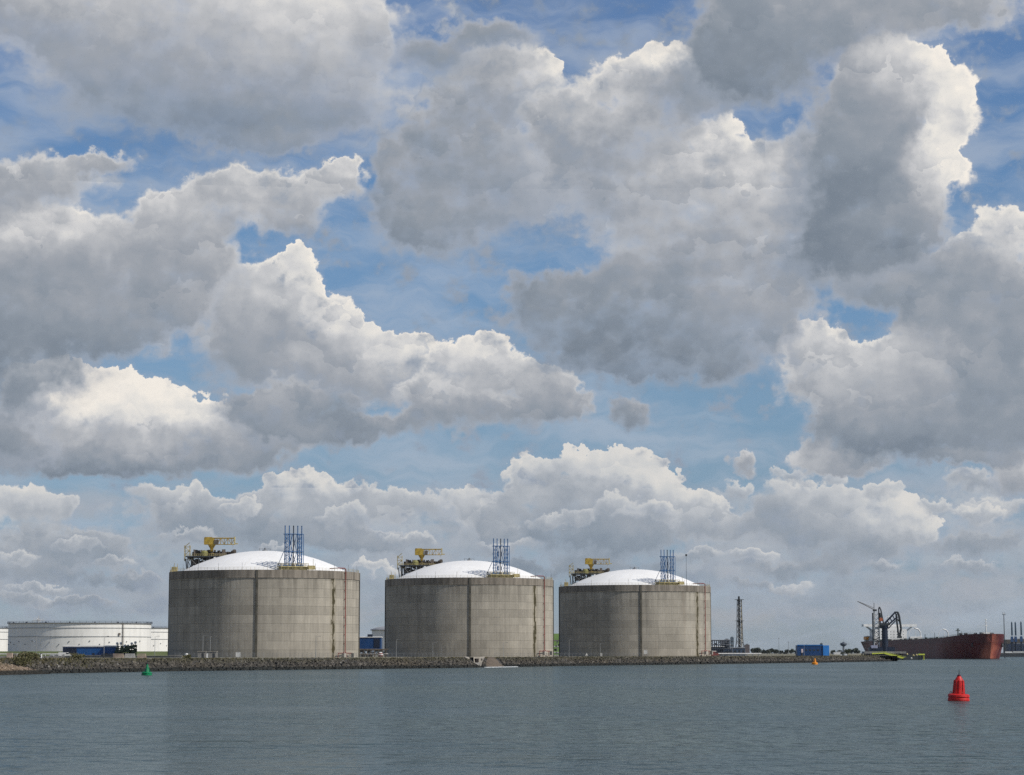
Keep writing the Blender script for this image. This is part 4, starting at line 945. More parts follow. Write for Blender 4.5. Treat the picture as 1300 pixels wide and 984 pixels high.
def bush(name, lab, cat, px, Y, z, rx, rz_, mt, n=500, s=.22, seed=1, group=None, trunk_h=None):
    rr_ = random.Random(seed); t = thing(name, lab, cat, (gx(px, Y), Y, z), 0, group)
    th = trunk_h if trunk_h is not None else rz_*.4
    m = MB(); crown(m, (0,0,th+rz_*.75), rx, rz_, n, s, rr_); m.build('crown', mt, t)
    m = MB(); m.tube((0,0,-.4), (0,0,th+rz_*.5), max(.06, rx*.07), max(.03, rx*.035))
    for k in range(5): a = rr_.random()*6.28; m.tube((0,0,th*.6+k*.1*rz_), (math.cos(a)*rx*.5, math.sin(a)*rx*.5, th+rz_*.7), max(.04, rx*.03), .02, seg=4)
    m.build('trunk', BARK, t); return t
bush('bush', 'broad olive bush on the crest left of the white marker post', 'bush', 45, cy(45, 13)[0], LZ-.4, 2.0, 1.2, OLIVE, 900, .25, 1, 'bushes on the left crest')
bush('bush', 'ragged olive bush at the quay, leftmost of the bushes', 'bush', 33, cy(33, 13)[0], LZ-.4, 2.2, 1.4, OLIVE, 900, .25, 2, 'bushes on the left crest')
bush('bush', 'low spreading bush half way down the dark slope at the left', 'bush', 28, cy(28, 6)[0], cy(28, 6)[1]-.3, 3.4, 1.6, OLIVE, 900, .25, 3, 'bushes on the left crest')
bush('bush', 'small brown green bush below the blue shed', 'bush', 100, cy(100, 13)[0], LZ-.4, 2.6, 1.1, OLIVE, 600, .22, 4, 'bushes on the left crest')
bush('bush', 'small bush on the crest beneath the left edge of the first concrete tank', 'bush', 238, cy(238, 13)[0], LZ-.1, 1.5, .8, OLIVE, 400, .2, 5)
bush('bush', 'dark round bush on the crest left of the tanker', 'bush', 1076, 1690, LZ, 2.6, 2.4, DKGRN, 700, .35, 6)
bush('bush', 'low dark bush close left of the dark round one', 'bush', 1069.5, 1700, LZ, 1.6, 1.3, DKGRN, 400, .3, 16)

LAMPG = pmat('galvanised_steel', (.36,.37,.37), .5, .2, .5, metal=.2)
# lamp posts: thin grey masts
def lamp(px, ytop, Y, lab, z=LZ, arm=True):
    t = thing('lamp_post', lab, 'lamp post', (gx(px, Y), Y, z), 0, 'lamp posts behind the bank'); zt = at(px, ytop, Y).z - z
    MB().tube((0,0,-.3), (0,0,zt), .12, .07, 8).build('post', LAMPG, t)
    MB().tube((0,0,zt-.15), (1.3,0,zt+.1), .05).build('arm', LAMPG, t)
    MB().box((1.6,0,zt+.1), (.9,.35,.16)).build('lamp_head', GREY, t)
for px, yt, Y, lab in ((257.5, 807, 990, 'thin lamp post left of the small grey kiosk, in front of the first concrete tank'), (266.8, 808, 992, 'thicker lamp post rising from the right kiosk, in front of the first concrete tank'),
    (46, 800, 1030, 'tall thin lamp post in front of the left part of the big white tank'), (132, 808, 1030, 'thin lamp post in front of the blue shed, near its right end'), (401, 808, 1000, 'lamp post standing before the right half of the first concrete tank'),
    (503, 812, 1130, 'lamp post in front of the left edge of the middle concrete tank'), (549.5, 816, 1130, 'lamp post left of the dark rib of the middle concrete tank'), (639, 816, 1150, 'lamp post in front of the sunlit side of the middle concrete tank'),
    (722.5, 812, 1310, 'lamp post at the left edge of the right concrete tank'), (762, 817, 1310, 'lamp post with a low box, left of the dark rib of the right concrete tank'), (196.5, 808, 1030, 'thin lamp post before the half hidden white tank'), (929.5, 815, 1500, 'short lamp post left of the lattice stack'), (1021, 818, 1530, 'lamp post over the left end of the blue container hut')):
    lamp(px, yt, Y, lab)

# kiosks, boards, small things on the crest
def kiosk(m): m.box((0,0,1.1), (3.1,2.2,2.8)); 
for px, lab in ((256.7, 'small grey kiosk under the thin lamp post, left of the white post'), (270.5, 'small grey kiosk right of the white post')):
    simple('service_kiosk', lab, 'kiosk', px, 925, [('body', CONG, kiosk), ('roof', CONC, lambda m: m.box((0,0,2.6), (3.5,2.6,.2))), ('door', DARK, lambda m: m.box((.4,-1.12,.9), (.9,.08,1.9)))], group='grey kiosks on the bank')
simple('marker_post', 'small white post between the two grey kiosks', 'post', 263, 912, [('post', WHITE, lambda m: m.box((0,0,.8), (.62,.4,2.2))), ('cap', GREY, lambda m: m.box((0,0,1.95), (.7,.5,.12)))])
simple('marker_buoy', 'white round float lying on the crest left of the kiosks', 'float', 237, 915, [('ball', WHITE, lambda m: m.lathe([(.05,0),(.55,.2),(.75,.75),(.55,1.3),(.05,1.5)], 12, (0,0,.4))), ('stand', DARK, lambda m: m.box((0,0,.1), (1,1,.7)))])
def board(px, y0, y1, w_, Y, lab):
    z1, z0 = at(px, y0, Y).z - LZ, at(px, y1, Y).z - LZ
    simple('notice_board', lab, 'sign', px, Y, [('panel', OFFW, lambda m: m.box((0,0,(z1+z0)/2), (w_,.12,z1-z0))), ('frame', WHITE, lambda m: (m.box((0,-.08,z1-.07), (w_,.06,.14)), m.box((-w_/2+.07,-.08,(z0+z1)/2), (.14,.06,z1-z0-.3)), m.box((w_/2-.07,-.08,(z0+z1)/2), (.14,.06,z1-z0-.3)))), ('post', GREY, lambda m: (m.box((-w_*.35,.13,z0/2), (.16,.12,z0+.6)), m.box((w_*.35,.13,z0/2), (.16,.12,z0+.6)), m.tube((0,.13,z1-.1), (0,.13,z1+.9), .06)))])
board(302.3, 828, 834.2, 1.75, 925, 'white framed notice board before the first concrete tank')
board(819.6, 825.3, 830.2, 1.9, 1325, 'white notice board at the foot of the right concrete tank, beside its dark rib')
simple('warning_sign', 'small white triangular sign on the crest before the right concrete tank', 'sign', 744.8, 1300, [('panel', WHITE, lambda m: m.prism([(-.8,.6),(.8,.6),(0,2.0)], (0,0,0), (1,0,0), (0,0,1), (0,1,0), .1)), ('post', GREY, lambda m: m.tube((0,.14,-.4), (0,.14,1.2), .07))])
simple('equipment_box', 'small pale box on the crest left of the dark rib of the right concrete tank', 'box', 763.5, 1305, [('body', OFFW, lambda m: m.box((0,0,1.1), (1.0,.8,1.7))), ('base', CONG, lambda m: m.box((0,0,.1), (1.2,1.0,.6)))])
simple('life_ring_stand', 'red and white striped marker standing by the gap between the first two concrete tanks', 'marker', 483.2, 1085, [('ring', REDP, lambda m: m.lathe([(.05,0),(.95,.3),(1.1,1.0),(.8,1.7),(.05,1.9)], 12, (0,0,.3))), ('white_band', WHITE, lambda m: m.lathe([(1.13,.75),(1.16,.95),(1.13,1.15)], 12, (0,0,.3))), ('white_top', WHITE, lambda m: m.lathe([(.86,1.65),(.55,1.95),(.05,2.05)], 12, (0,0,.35))), ('post', GREY, lambda m: m.tube((0,0,-.4), (0,0,.4), .1))])
# fence along the crest
def fence(lab, px0, px1, Ya, Yb, n, h=2.0, group='wire fences'):
    a, b = Vector((gx(px0, Ya), Ya, LZ)), Vector((gx(px1, Yb), Yb, LZ)); t = thing('wire_fence', lab, 'fence', a, 0, group); d = b-a
    for k in range(n+1):
        p = d*(k/n); MB().tube(p+Vector((0,0,-.3)), p+Vector((0,0,h)), .045, seg=4).build('post', GREY, t)
    m = MB()
    for z in (.3, .9, 1.5, h-.05): m.tube(Vector((0,0,z)), d+Vector((0,0,z)), .03, seg=4)
    m.build('wires', GREY, t)
fence('wire fence on the crest from the left kiosk to the storm drain', 222, 592, 955, 1120, 70)
fence('wire fence on the crest from the storm drain to the right concrete tank', 628, 900, 1165, 1430, 60)
fence('wire fence on the crest between the lattice stack and the blue hut', 905, 1010, 1450, 1575, 30)
fence('wire fence on the crest right of the blue hut', 1054, 1086, 1640, 1730, 12)

# storm drain outlet
d0 = shp(CUL_T, 0, 0); d1 = shp(CUL_T, CW, 0); along = shore(CUL_T)[1]
t = thing('storm_drain_outlet', 'pale concrete storm drain outlet with splayed walls and a dark square opening', 'drain', d0)
inn = (d1-d0).normalized()
def CP(u, off, z): return along*(u*1.75 + off*2.3) + inn*off + Vector((0,0,z))
zs = lambda off: SLOPE_OFF(off)
DRAINC = pmat('drain_concrete', (.33,.30,.25), .85, .3, .3, dirt=(.18,.16,.13), streak=.25)
def ps(u, off, up=.45): return CP(u, off, SLOPE_OFF(off)+up)
m = MB()       # splayed paved walls running down to the water as a V
for sgn in (-1, 1):
    p = [ps(sgn*.4,.3), ps(sgn*7.4,CW+.6,.5), ps(sgn*4.2,CW+.6,.4), ps(sgn*2.4,6.0,.0), ps(sgn*.2,3.0,.1)]
    q = [v_-Vector((0,0,1.4)) for v_ in p]; n_ = len(p)
    m.add(p+q, [tuple(range(n_)) if sgn > 0 else tuple(range(n_))[::-1]] + [(i, i+n_, (i+1) % n_+n_, (i+1) % n_) for i in range(n_)])
    m.build('wing_wall', DRAINC, t); m = MB()
m.add([ps(-2.4,6.0,-.6), ps(2.4,6.0,-.6), ps(2.6,6.6,1.9), ps(-2.6,6.6,1.9), ps(-4.2,CW+.6,.38), ps(4.2,CW+.6,.38)], [(0,1,2,3), (3,2,5,4)]); m.build('headwall', DRAINC, t)
m = MB(); m.box(ps(-.6,6.1,.75), (3.4,.8,1.5), math.atan2(along.y, along.x)); m.build('opening', pmat('dark_opening', (.015,.010,.008), .9, .2, 1), t)
m = MB(); m.add([ps(-.6,.2,.05), ps(.6,.2,.05), ps(2.4,6.0,-.1), ps(-2.4,6.0,-.1)], [(0,1,2,3)]); m.build('apron', CONG, t)
# earth fan right of it
fn_t = CUL_T + 19; m = MB()
def fan(i, j):
    u, v_ = (i*2-1), j; q = shp(fn_t+u*14*(1-.5*v_)+2.3*(-2.5+(CW+3.5)*v_), -2.5+(CW+3.5)*v_, 0)
    z = -.6+(LZ+.9)*min(1, v_*1.05)*(1-.25*abs(u)**3) + .45*(1-abs(u))*math.sin(v_*3.1)
    return (q.x, q.y, z + .12*math.sin(u*23)*math.sin(v_*17))
m.grid(24, 10, fan); tag(m.build('earth_fan', pmat('brown_earth', (.14,.11,.08), .95, .4, .5, dirt=(.12,.09,.06)), smooth=True), kind='structure')
m = MB(); rr_ = random.Random(5)
for k in range(260):
    tt_ = fn_t + rr_.uniform(-16, 24); q = shp(tt_-5, rr_.uniform(-3.4,-2.6), 0); r_ = rr_.uniform(.2,.7); m.lathe([(r_,.0),(r_*.8,.12),(.03,.18)], 7, (q.x, q.y, .02))
FOAM = pmat('foam', (.72,.76,.77), .7, .2, 1)
tag(m.build('surf_foam', FOAM), 'thin line of white foam lapping at the foot of the brown earth fan', 'foam', kind='stuff')

# blue process building and pipe rack between the first two tanks
t, w_, h = shed('process_building', 'dark blue process building on stilts between the first and middle concrete tanks', 'building', 450, 483.5, 809.5, 1420, 14, SHEDB, OFFW, zb=LZ+4.6)
m = MB()
for k in range(6): m.tube((-w_/2+.5+k*(w_-1)/5,-6.6,-4.8), (-w_/2+.5+k*(w_-1)/5,-6.6,0), .25)
m.box((0,-6.9,-.7), (w_+1,.5,.45)); m.build('stilts', GREY, t)
m = MB(); m.box((-w_/2+9,-3,h+1.2), (3,3,1.6)); m.box((w_/2-2.4,-7.1,h*.5), (3.4,.3,h*.8)); m.build('roof_unit', NAVY, t)
m = MB(); rr_ = random.Random(9)
for k in range(18): m.box((rr_.uniform(-w_/2,w_/2+2), rr_.uniform(-6,0), rr_.uniform(-4.4,-1.2)), (rr_.uniform(.8,2.6), 2, rr_.uniform(.6,1.6)))
m.box((0,0,-3.6), (w_,4,.4)); m.build('machinery', DARK, t)
def pipe_rack(name, lab, px0, px1, Y, z0, z1, seed, mt=GREY, n=8, lv=3):
    t = thing(name, lab, 'pipe rack', (gx((px0+px1)/2, Y), Y, LZ)); w_ = gx(px1, Y)-gx(px0, Y); rr_ = random.Random(seed)
    m = MB()
    for k in range(n+1):
        for v_ in (-2, 2): m.tube((-w_/2+w_*k/n, v_, -.3), (-w_/2+w_*k/n, v_, z1), .16, seg=4)
    for l in range(lv):
        z = z0+(z1-z0)*l/max(1, lv-1)
        for v_ in (-2, 2): m.tube((-w_/2, v_, z), (w_/2, v_, z), .16, seg=4)
    m.build('frame', mt, t)
    for l in range(lv):
        m = MB(); z = z0+(z1-z0)*l/max(1, lv-1)
        for k in range(4): m.tube((-w_/2-1, -1.5+k, z+.35), (w_/2+1, -1.5+k, z+.35), rr_.uniform(.15,.32), seg=6)
        m.build('pipe_run', rr_.choice((OFFW, GREY, RUST)), t)
    m = MB()
    for k in range(n*3): m.box((rr_.uniform(-w_/2,w_/2), rr_.uniform(-1.5,1.5), rr_.uniform(.2,z1)), (rr_.uniform(.5,2), 1, rr_.uniform(.4,1.5)))
    m.build('valves', DARK, t)
    return t
pipe_rack('pipe_rack', 'low rusty pipe rack in the gap between the first and middle concrete tanks', 452, 490, 1180, 1.2, 3.4, 21, RUST, 8, 2)
pipe_rack('pipe_rack', 'dark pipe rack in front of the green hill, between the middle and right concrete tanks', 694, 716, 1520, 2.0, 9.6, 22, GREY, 5, 3)
pipe_rack('pipe_rack', 'dark blue steel rack with pale roof line, right of the right concrete tank', 899, 926, 1640, 1.5, 10.4, 23, NAVY, 10, 4)
t, w_, h = shed('pump_house', 'dark blue pump house with a pale roof edge behind the pipe rack', 'building', 896, 919, 821.5, 1700, 12, pmat('dark_slate_cladding', (.03,.045,.065), .5, .3, .3), OFFW)
for k in range(4): MB().box((-w_/2+6+k*5,-6.06,h*.45), (2.0,.1,1.6)).build('window', GLASS, t)
t, w_, h = shed('plant_hall', 'low blue grey plant hall right of the pump house, behind the lattice stack', 'building', 920, 946, 823, 1780, 14, pmat('blue_grey_cladding', (.06,.09,.14), .5, .3, .3), GREY)
for k in range(5): MB().box((-w_/2+2+k*3,-7.06,h*.5), (1.4,.1,2.6)).build('window', GLASS, t)
# lorry by the right tank
t = vehicle('lorry', 'red and white lorry at the foot of the right concrete tank', 'lorry', 906.5, 1500, LZ+.02, 6.5, 2.5, 2.9, REDP)
MB().box((-.9,0,3.0), (4.5,2.3,.7)).build('white_top', WHITE, t)
simple('green_tank', 'small pale green tank at the foot of the right concrete tank, left of the lorry', 'tank', 899.5, 1460, [('drum', pmat('pale_green_paint', (.22,.33,.22), .5, .2, .5), lambda m: m.tube((-1.4,0,1.0), (1.4,0,1.0), .9, seg=14)), ('saddle', GREY, lambda m: (m.box((-.8,0,.1), (.3,1.6,.5)), m.box((.8,0,.1), (.3,1.6,.5))))])
simple('white_pipeline', 'long low white pipeline running behind the crest from the lorry to beyond the lattice stack', 'pipeline', 937, 1600,
    [('pipe', WHITE, lambda m: m.tube((-15.5,0,1.55), (16,3,1.55), .42, seg=8)), ('support', GREY, lambda m: [m.box((-14+k*4,.2+k*.3,.6), (.5,.6,1.4)) for k in range(8)])])
# lattice flare stack
YS = 1800; t = thing('lattice_stack', 'tall slender vent stack held in a steel lattice tower', 'tower', (gx(939.4, YS), YS, LZ)); HH = at(939, 757, YS).z - LZ
def leg(z):  # half width
    return 2.45 - .9*z/HH if z > 12 else 2.25 + (12-z)*.15
def LP(i, z): w_ = leg(z); sx_, sy_ = ((-1,-1),(1,-1),(1,1),(-1,1))[i]; return Vector((sx_*w_, sy_*w_, z))
lv = [0, 5, 10, 14, 18, 22, 26, 30, 34, 38, 42]
for i in range(4):
    m = MB(); m.path([LP(i, z) for z in lv], .15, 4); m.build('leg', GREY, t)
m = MB()
for a, b in zip(lv, lv[1:]):
    for i in range(4):
        j = (i+1) % 4; m.tube(LP(i,a), LP(j,b), .12, seg=4); m.tube(LP(j,a), LP(i,b), .12, seg=4); m.tube(LP(i,b), LP(j,b), .12, seg=4)
m.build('bracing', GREY, t)
m = MB(); m.tube((-.3,0,-.3), (-.3,0,HH-3), 1.0, .8, 10); m.tube((-.3,0,HH-3), (-.3,0,HH), .9, .7, 10); m.build('flue', DARK, t)
for z in (42, 26): MB().box((0,0,z+.1), (6.6,6.6,.25)).build('platform', DARK, t)
m = MB()
for x_, z in ((1.2, 42), (1.6, 42)): m.tube((x_, -.8, 0), (x_, -.8, z), .22, seg=6)
m.build('riser_pipe', pmat('buff_paint', (.45,.38,.25), .5, .2, .5), t)
# blue container hut
YB = 1572; z1 = at(1030, 819.2, YB).z-LZ; t = thing('container_hut', 'long blue container hut with its right end coloured as sunlit, standing alone on the crest', 'hut', (gx(1030, YB), YB+6, LZ))
xl, xm, xr = gx(1012.5, YB)-gx(1030, YB), gx(1045.3, YB)-gx(1030, YB), gx(1053, YB)-gx(1030, YB)
MB().box(((xl+xm)/2, 0, z1/2-.3), (xm-xl-.02, 9, z1+.6)).build('wall', SHEDB, t)
MB().box(((xm+xr)/2, -.3, z1/2-.3), (xr-xm, 9.4, z1+.5)).build('sunlit_end', SHEDB_SUN, t)  # sunlight on the end face put into a brighter blue block
MB().box(((xl+xm)/2, -4.6, z1+.12), (xm-xl, .3, .5)).build('roof_edge', BLUE2, t)
m = MB(); m.box((xm-.5, 0, z1+.8), (1.6,1.4,1.0)); m.tube((xm-.2,0,z1), (xm-.2,0,z1+2), .1); m.build('roof_unit', DARK, t)
MB().box((xl+3.1,-4.56,1.6), (1.2,.1,3.0)).build('door', NAVY, t)
m = MB()
for k in range(4): m.box((xl+6+k*2.6,-4.55,z1*.55), (1.3,.08,1.0))
m.build('window', GLASS, t)
simple('wind_sock_board', 'small pinkish white board on a post before the left end of the blue hut', 'sign', 1018.5, 1560, [('panel', pmat('pinkish_white', (.66,.55,.56), .6, .1, .5), lambda m: m.box((0,0,3.4), (1.2,.1,2.4))), ('post', GREY, lambda m: m.tube((0,.15,-.3), (0,.15,3), .09))])
# radar tower
YR = 2900; t = thing('radar_tower', 'far dark radar tower with a mushroom head, left of the tanker', 'tower', (gx(1071, YR), YR, LZ)); zt = at(1071, 815, YR).z-LZ
MB().tube((0,0,-1), (0,0,zt-4), 1.5, 1.1, 10).build('shaft', GREY, t)
m = MB(); m.lathe([(1.1,zt-5.4),(3.6,zt-4.2),(4.2,zt-2.2),(3.4,zt-1.2),(1.4,zt-.8),(1.2,zt),(.05,zt+.1)], 14); m.build('cabin', pmat('slate_paint', (.07,.085,.11), .5, .2, .3), t, smooth=True)
MB().tube((0,0,zt), (0,0,zt+3.4), .15).build('mast', GREY, t)
MB().box((3.8,0,zt-2.6), (6,.4,.4)).build('radar_arm', GREY, t)

# far skyline
SIL = pmat('far_silo_concrete', (.17,.18,.20), .8, .2, .05)
def block(name, lab, cat, px0, px1, ytop, Y, mt, extra=None, win=True):
    x0, x1 = gx(px0, Y), gx(px1, Y); h = at(650, ytop, Y).z-LZ
    t = thing(name, lab, cat, ((x0+x1)/2, Y, LZ)); w_ = x1-x0
    MB().box((0,0,h/2-1), (w_, max(8, w_*.5), h+2)).build('wall', mt, t)
    MB().box((0,0,h+.6), (w_*.5, 6, 1.6)).build('roof_unit', GREY, t)
    if win:
        for k in range(3): MB().box((0, -max(8, w_*.5)/2-.06, h*(.3+.22*k)), (w_*.8,.1,h*.07)).build('window', GLASS, t)
    return t
block('silo_building', 'far grey silo block with the highest flat top, left of the lattice stack', 'building', 919.5, 926.5, 811.8, 4300, SIL)
block('silo_building', 'far low wing left of the silo block', 'building', 914.5, 919.2, 813.5, 4290, SIL)
block('silo_building', 'far narrow blue grey tower right of the silo block', 'building', 927.5, 931.5, 809.2, 4280, pmat('bluish_cladding', (.10,.14,.18), .6, .2, .05))
block('far_hall', 'far brownish hall right of the lattice stack', 'building', 945.5, 951.5, 818.5, 3800, pmat('brownish_cladding', (.14,.12,.12), .7, .2, .05), win=False)
block('far_hall', 'far long low white hall in the gap left of the tanker', 'building', 1058, 1075, 828.2, 3300, WHITE, win=False)
fr = random.Random(42); FARLEAF = leaf_mat('far_foliage', (.035,.048,.038), (.055,.070,.052), (.08,.095,.07))
TR = [(956,822.5,5,'far rounded tree clump right of the brownish hall'), (962,823,5,'far domed tree clump, second right of the brownish hall'), (968,825.5,4,'low far tree in the dip of the tree line'), (974,824.6,5,'far tree clump at the left end of the longer row'), (980,823.8,5,'far tree clump in the middle of the longer row'),
      (986,824.6,4,'far tree clump at the right end of the longer row'), (991,826,3.5,'small far tree near a thin mast'), (998,825.5,4,'far tree clump left of the paired bushes'), (1005,824.2,3.5,'far pointed tree just left of the blue hut'), (1010,826,3,'tiny far tree touching the blue hut'), (1058,826,4,'far low tree just right of the blue hut'), (1066,825.5,4,'far low tree left of the radar tower'), (1081,824.5,5,'far tree clump right of the radar tower'), (1088,824,5,'far tree clump against the stern of the tanker')]
for k, (px, yt, hw, lab) in enumerate(TR):
    Y = 3500+fr.uniform(-120,120); hgt = (at(px, yt, Y).z-LZ)*.86; rx = hw*Y/F*.62
    bush('tree', lab, 'tree', px, Y, LZ, rx*1.5, hgt*.62, FARLEAF, 420, 1.3, 50+k, 'far trees on the skyline', trunk_h=hgt*.18)
simple('far_mast', 'hair thin far mast above the tree line right of the lattice stack', 'mast', 989, 3300, [('pole', GREY, lambda m: m.tube((0,0,0), (0,0,22), .35, .2)), ('head', GREY, lambda m: m.box((0,0,22), (1.6,.6,.8)))])
simple('far_mast', 'hair thin far mast standing left of the blue hut', 'mast', 1001, 3300, [('pole', GREY, lambda m: m.tube((0,0,0), (0,0,17), .35, .2)), ('head', GREY, lambda m: m.box((0,0,17), (1.6,.6,.8)))])

# ---------------------------------------------------------------- buoys
BRED = pmat('red_buoy_paint', (.58,.014,.012), .5, .35, 1.6, dirt=(.36,.03,.022), spec=.4, streak=.25)
BGRN = pmat('green_buoy_paint', (.004,.20,.075), .35, .25, .8)
BORG = pmat('orange_buoy_paint', (.75,.27,.01), .35, .25, .8)
def buoy(lab, px, py, k, mt, can=True):
    Y = CAMZ*F/(py-829); t = thing('buoy', lab, 'buoy', (gx(px, Y), Y, -.06*k)); t.rotation_euler = (R(1.5), R(2.0), R(12))
    MB().lathe([(.9*k,-.5*k),(1.22*k,-.25*k),(1.30*k,-.02*k),(1.33*k,.30*k),(1.26*k,.38*k),(1.26*k,.50*k),(1.33*k,.58*k),(1.29*k,.80*k),(1.10*k,.90*k),(.7*k,.93*k)], 40).build('float', mt, t, smooth=False)
    MB().lathe([(1.31*k,.0),(1.315*k,-.05*k),(1.25*k,-.3*k)], 40).build('waterline_band', DARK, t)
    if can:
        b = MB(); nf = 96; vs = []                      # fluted can of the daymark
        for rr0, z in ((.74, .90), (.72, .96), (.60, 2.50), (.56, 2.56)):
            for q in range(nf):
                a = 2*math.pi*q/nf; r_ = rr0*(1+.075*(1 if (q // 6) % 2 else -1))*k; vs.append((r_*math.sin(a), -r_*math.cos(a), z*k))
        b.add(vs, [(j*nf+q, j*nf+(q+1) % nf, (j+1)*nf+(q+1) % nf, (j+1)*nf+q) for j in range(3) for q in range(nf)] + [tuple(3*nf+q for q in range(nf))]); b.build('daymark', mt, t)
        MB().lathe([(.54*k,2.55*k),(.44*k,2.72*k),(.26*k,3.0*k),(.18*k,3.1*k)], 20).build('neck', mt, t, smooth=True)
        MB().lathe([(.20*k,3.0*k),(.26*k,3.08*k),(.20*k,3.22*k),(.05*k,3.26*k)], 16).build('lantern', pmat('dark_lantern', (.08,.02,.03), .2, .1, 1), t)
        MB().tube((0,0,3.2*k), (0,0,3.8*k), .05*k, .03*k).build('aerial', DARK, t)
        for a in (.6, 2.7, 4.8): m = MB(); c = Vector((math.cos(a)*.95*k, math.sin(a)*.95*k, .90*k)); m.path([c+Vector((-.12*k,0,0)), c+Vector((-.1*k,0,.22*k)), c+Vector((.1*k,0,.22*k)), c+Vector((.12*k,0,0))], .035*k); m.build('lifting_eye', mt, t)
    else:
        MB().lathe([(.72*k,.7*k),(.42*k,1.7*k),(.22*k,2.6*k),(.14*k,2.9*k)], 20).build('daymark', mt, t)
        MB().lathe([(.2*k,2.8*k),(.24*k,3.0*k),(.05*k,3.15*k)], 12).build('lantern', DARK, t)
        MB().tube((0,0,3.1*k), (0,0,3.9*k), .07*k, .05*k).build('aerial', DARK, t)
        for a in (.3, 2.4, 4.5): m = MB(); m.tube((math.cos(a)*1.0*k, math.sin(a)*1.0*k, .7*k), (math.cos(a)*.22*k, math.sin(a)*.22*k, 2.3*k), .07*k); m.build('stay', mt, t)
buoy('bright red channel buoy with a wide round float, nearest the camera at the right', 1215.5, 888.6, 1.0, BRED)
buoy('green cone shaped buoy close to the bank in front of the first concrete tank', 186.8, 856.9, 1.05, BGRN, False)
buoy('small orange yellow buoy afloat below the blue container hut', 1034, 843.4, 1.2, BORG, False)
# ---------------------------------------------------------------- tanker
LS, BS, ZK = 318.0, 57.0, 18.0
TH = R(10.0); YBOW = 2280.0
stem = Vector((gx(1259.5, YBOW), YBOW, 0)); ax = Vector((math.sin(TH), -math.cos(TH), 0))
ship = thing('tanker', 'big dark red oil tanker with white bridge wings, moored behind the jetty', 'ship', stem - ax*LS, math.atan2(ax.y, ax.x))
def hull_mat():
    g = NT('red_hull_paint'); p = g.tc.outputs['Object']; x, y, z = g.sep(p)
    n = g.noise(g.scale(p, (.10,.10,.012)), 1.0, 6, .65); n2 = g.noise(g.scale(p, (.03,.03,.03)), 1.0, 4, .6)
    f = g.M('MULTIPLY', g.mr(n, .35, .7, 1.08, .66), g.mr(n2, .3, .7, .88, 1.1))
    c = g.mix(1.0, (.135,.018,.019), g.grey(f), 'MULTIPLY')
    c = g.mix(g.mr(z, ZK-3.6, ZK-2.2, 0, .4), c, (.05,.014,.018))
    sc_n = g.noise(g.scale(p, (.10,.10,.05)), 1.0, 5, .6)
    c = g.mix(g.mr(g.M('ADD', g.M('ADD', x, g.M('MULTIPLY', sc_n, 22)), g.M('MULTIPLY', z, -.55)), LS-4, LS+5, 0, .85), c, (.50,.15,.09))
    c = g.mix(g.mr(g.noise(g.scale(p, (.2,.2,.02)), 1.0, 5, .6), .6, .75, 0, .5), c, (.13,.045,.04))
    c = g.mix(g.mr(z, .2, 1.0, .8, 0), c, (.03,.02,.02))
    return g.out(c, .45, spec=.4)
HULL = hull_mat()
def bre(x, z):            # half breadth
    k = max(0.0, min(1.0, z/ZK)); xs = LS - 5.5*(1-k) + 1.5*(k > .98)
    x0 = LS-74 if True else 0
    if x >= xs: return 0.0
    if x > x0: t_ = (x-x0)/(xs-x0); b = (BS/2)*(1-t_**(2.0+.5*k))**(.78-.22*k)
    elif x < 46: t_ = (46-x)/46; b = BS/2*(1-(.30*(1-k)+.10)*t_**2)
    else: b = BS/2
    return b
def sheer(x): return ZK + 2.8*x/LS + (3.2*min(1, (x-(LS-62))/50) if x > LS-62 else 0)
xs_ = [0, 8, 20, 46] + list(range(70, 244, 25)) + [LS-74+74*(1-(1-k/26)**2.2) for k in range(27)]
zs_ = [-3, 0, .6, 3, 6, 9, 12, 15, 17.5, 1.0]
def hp(x, zi, side):
    zz = [-3, 0, 1, 3.5, 6.5, 10, 13.5, 16.5][zi] if zi < 8 else sheer(x)
    xs = LS - 5.5*(1-max(0, min(1, zz/ZK))) + (1.5 if zz >= ZK else 0)
    xx = min(x, xs) if x > LS-10 else x
    if x >= LS-.01: xx = xs
    return (xx, side*bre(min(xx, LS+9) if xx < xs-.001 else xs, zz), zz)
for side in (1,):
    m = MB(); nx = len(xs_)
    for s_ in (1, -1):
        base = len(m.v); m.v += [hp(x, j, s_) for j in range(9) for x in xs_]
        m.f += [tuple(base+q for q in ((j*nx+i, j*nx+i+1, (j+1)*nx+i+1, (j+1)*nx+i) if s_ < 0 else (j*nx+i, (j+1)*nx+i, (j+1)*nx+i+1, j*nx+i+1))) for j in range(8) for i in range(nx-1)]
    n2_ = nx*9
    m.f += [(j*nx, (j+1)*nx, n2_+(j+1)*nx, n2_+j*nx) for j in range(8)]
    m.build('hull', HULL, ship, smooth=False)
DECKM = pmat('dark_green_deck', (.035,.055,.042), .6, .3, .1)
m = MB(); vs = []
for x in xs_: vs += [(min(x, LS+.9), -bre(min(x, LS+1.4), ZK)+.3, sheer(x)-1.1), (min(x, LS+.9), bre(min(x, LS+1.4), ZK)-.3, sheer(x)-1.1)]
m.add(vs, [(2*i, 2*i+2, 2*i+3, 2*i+1) for i in range(len(xs_)-1)]); m.build('deck', DECKM, ship)
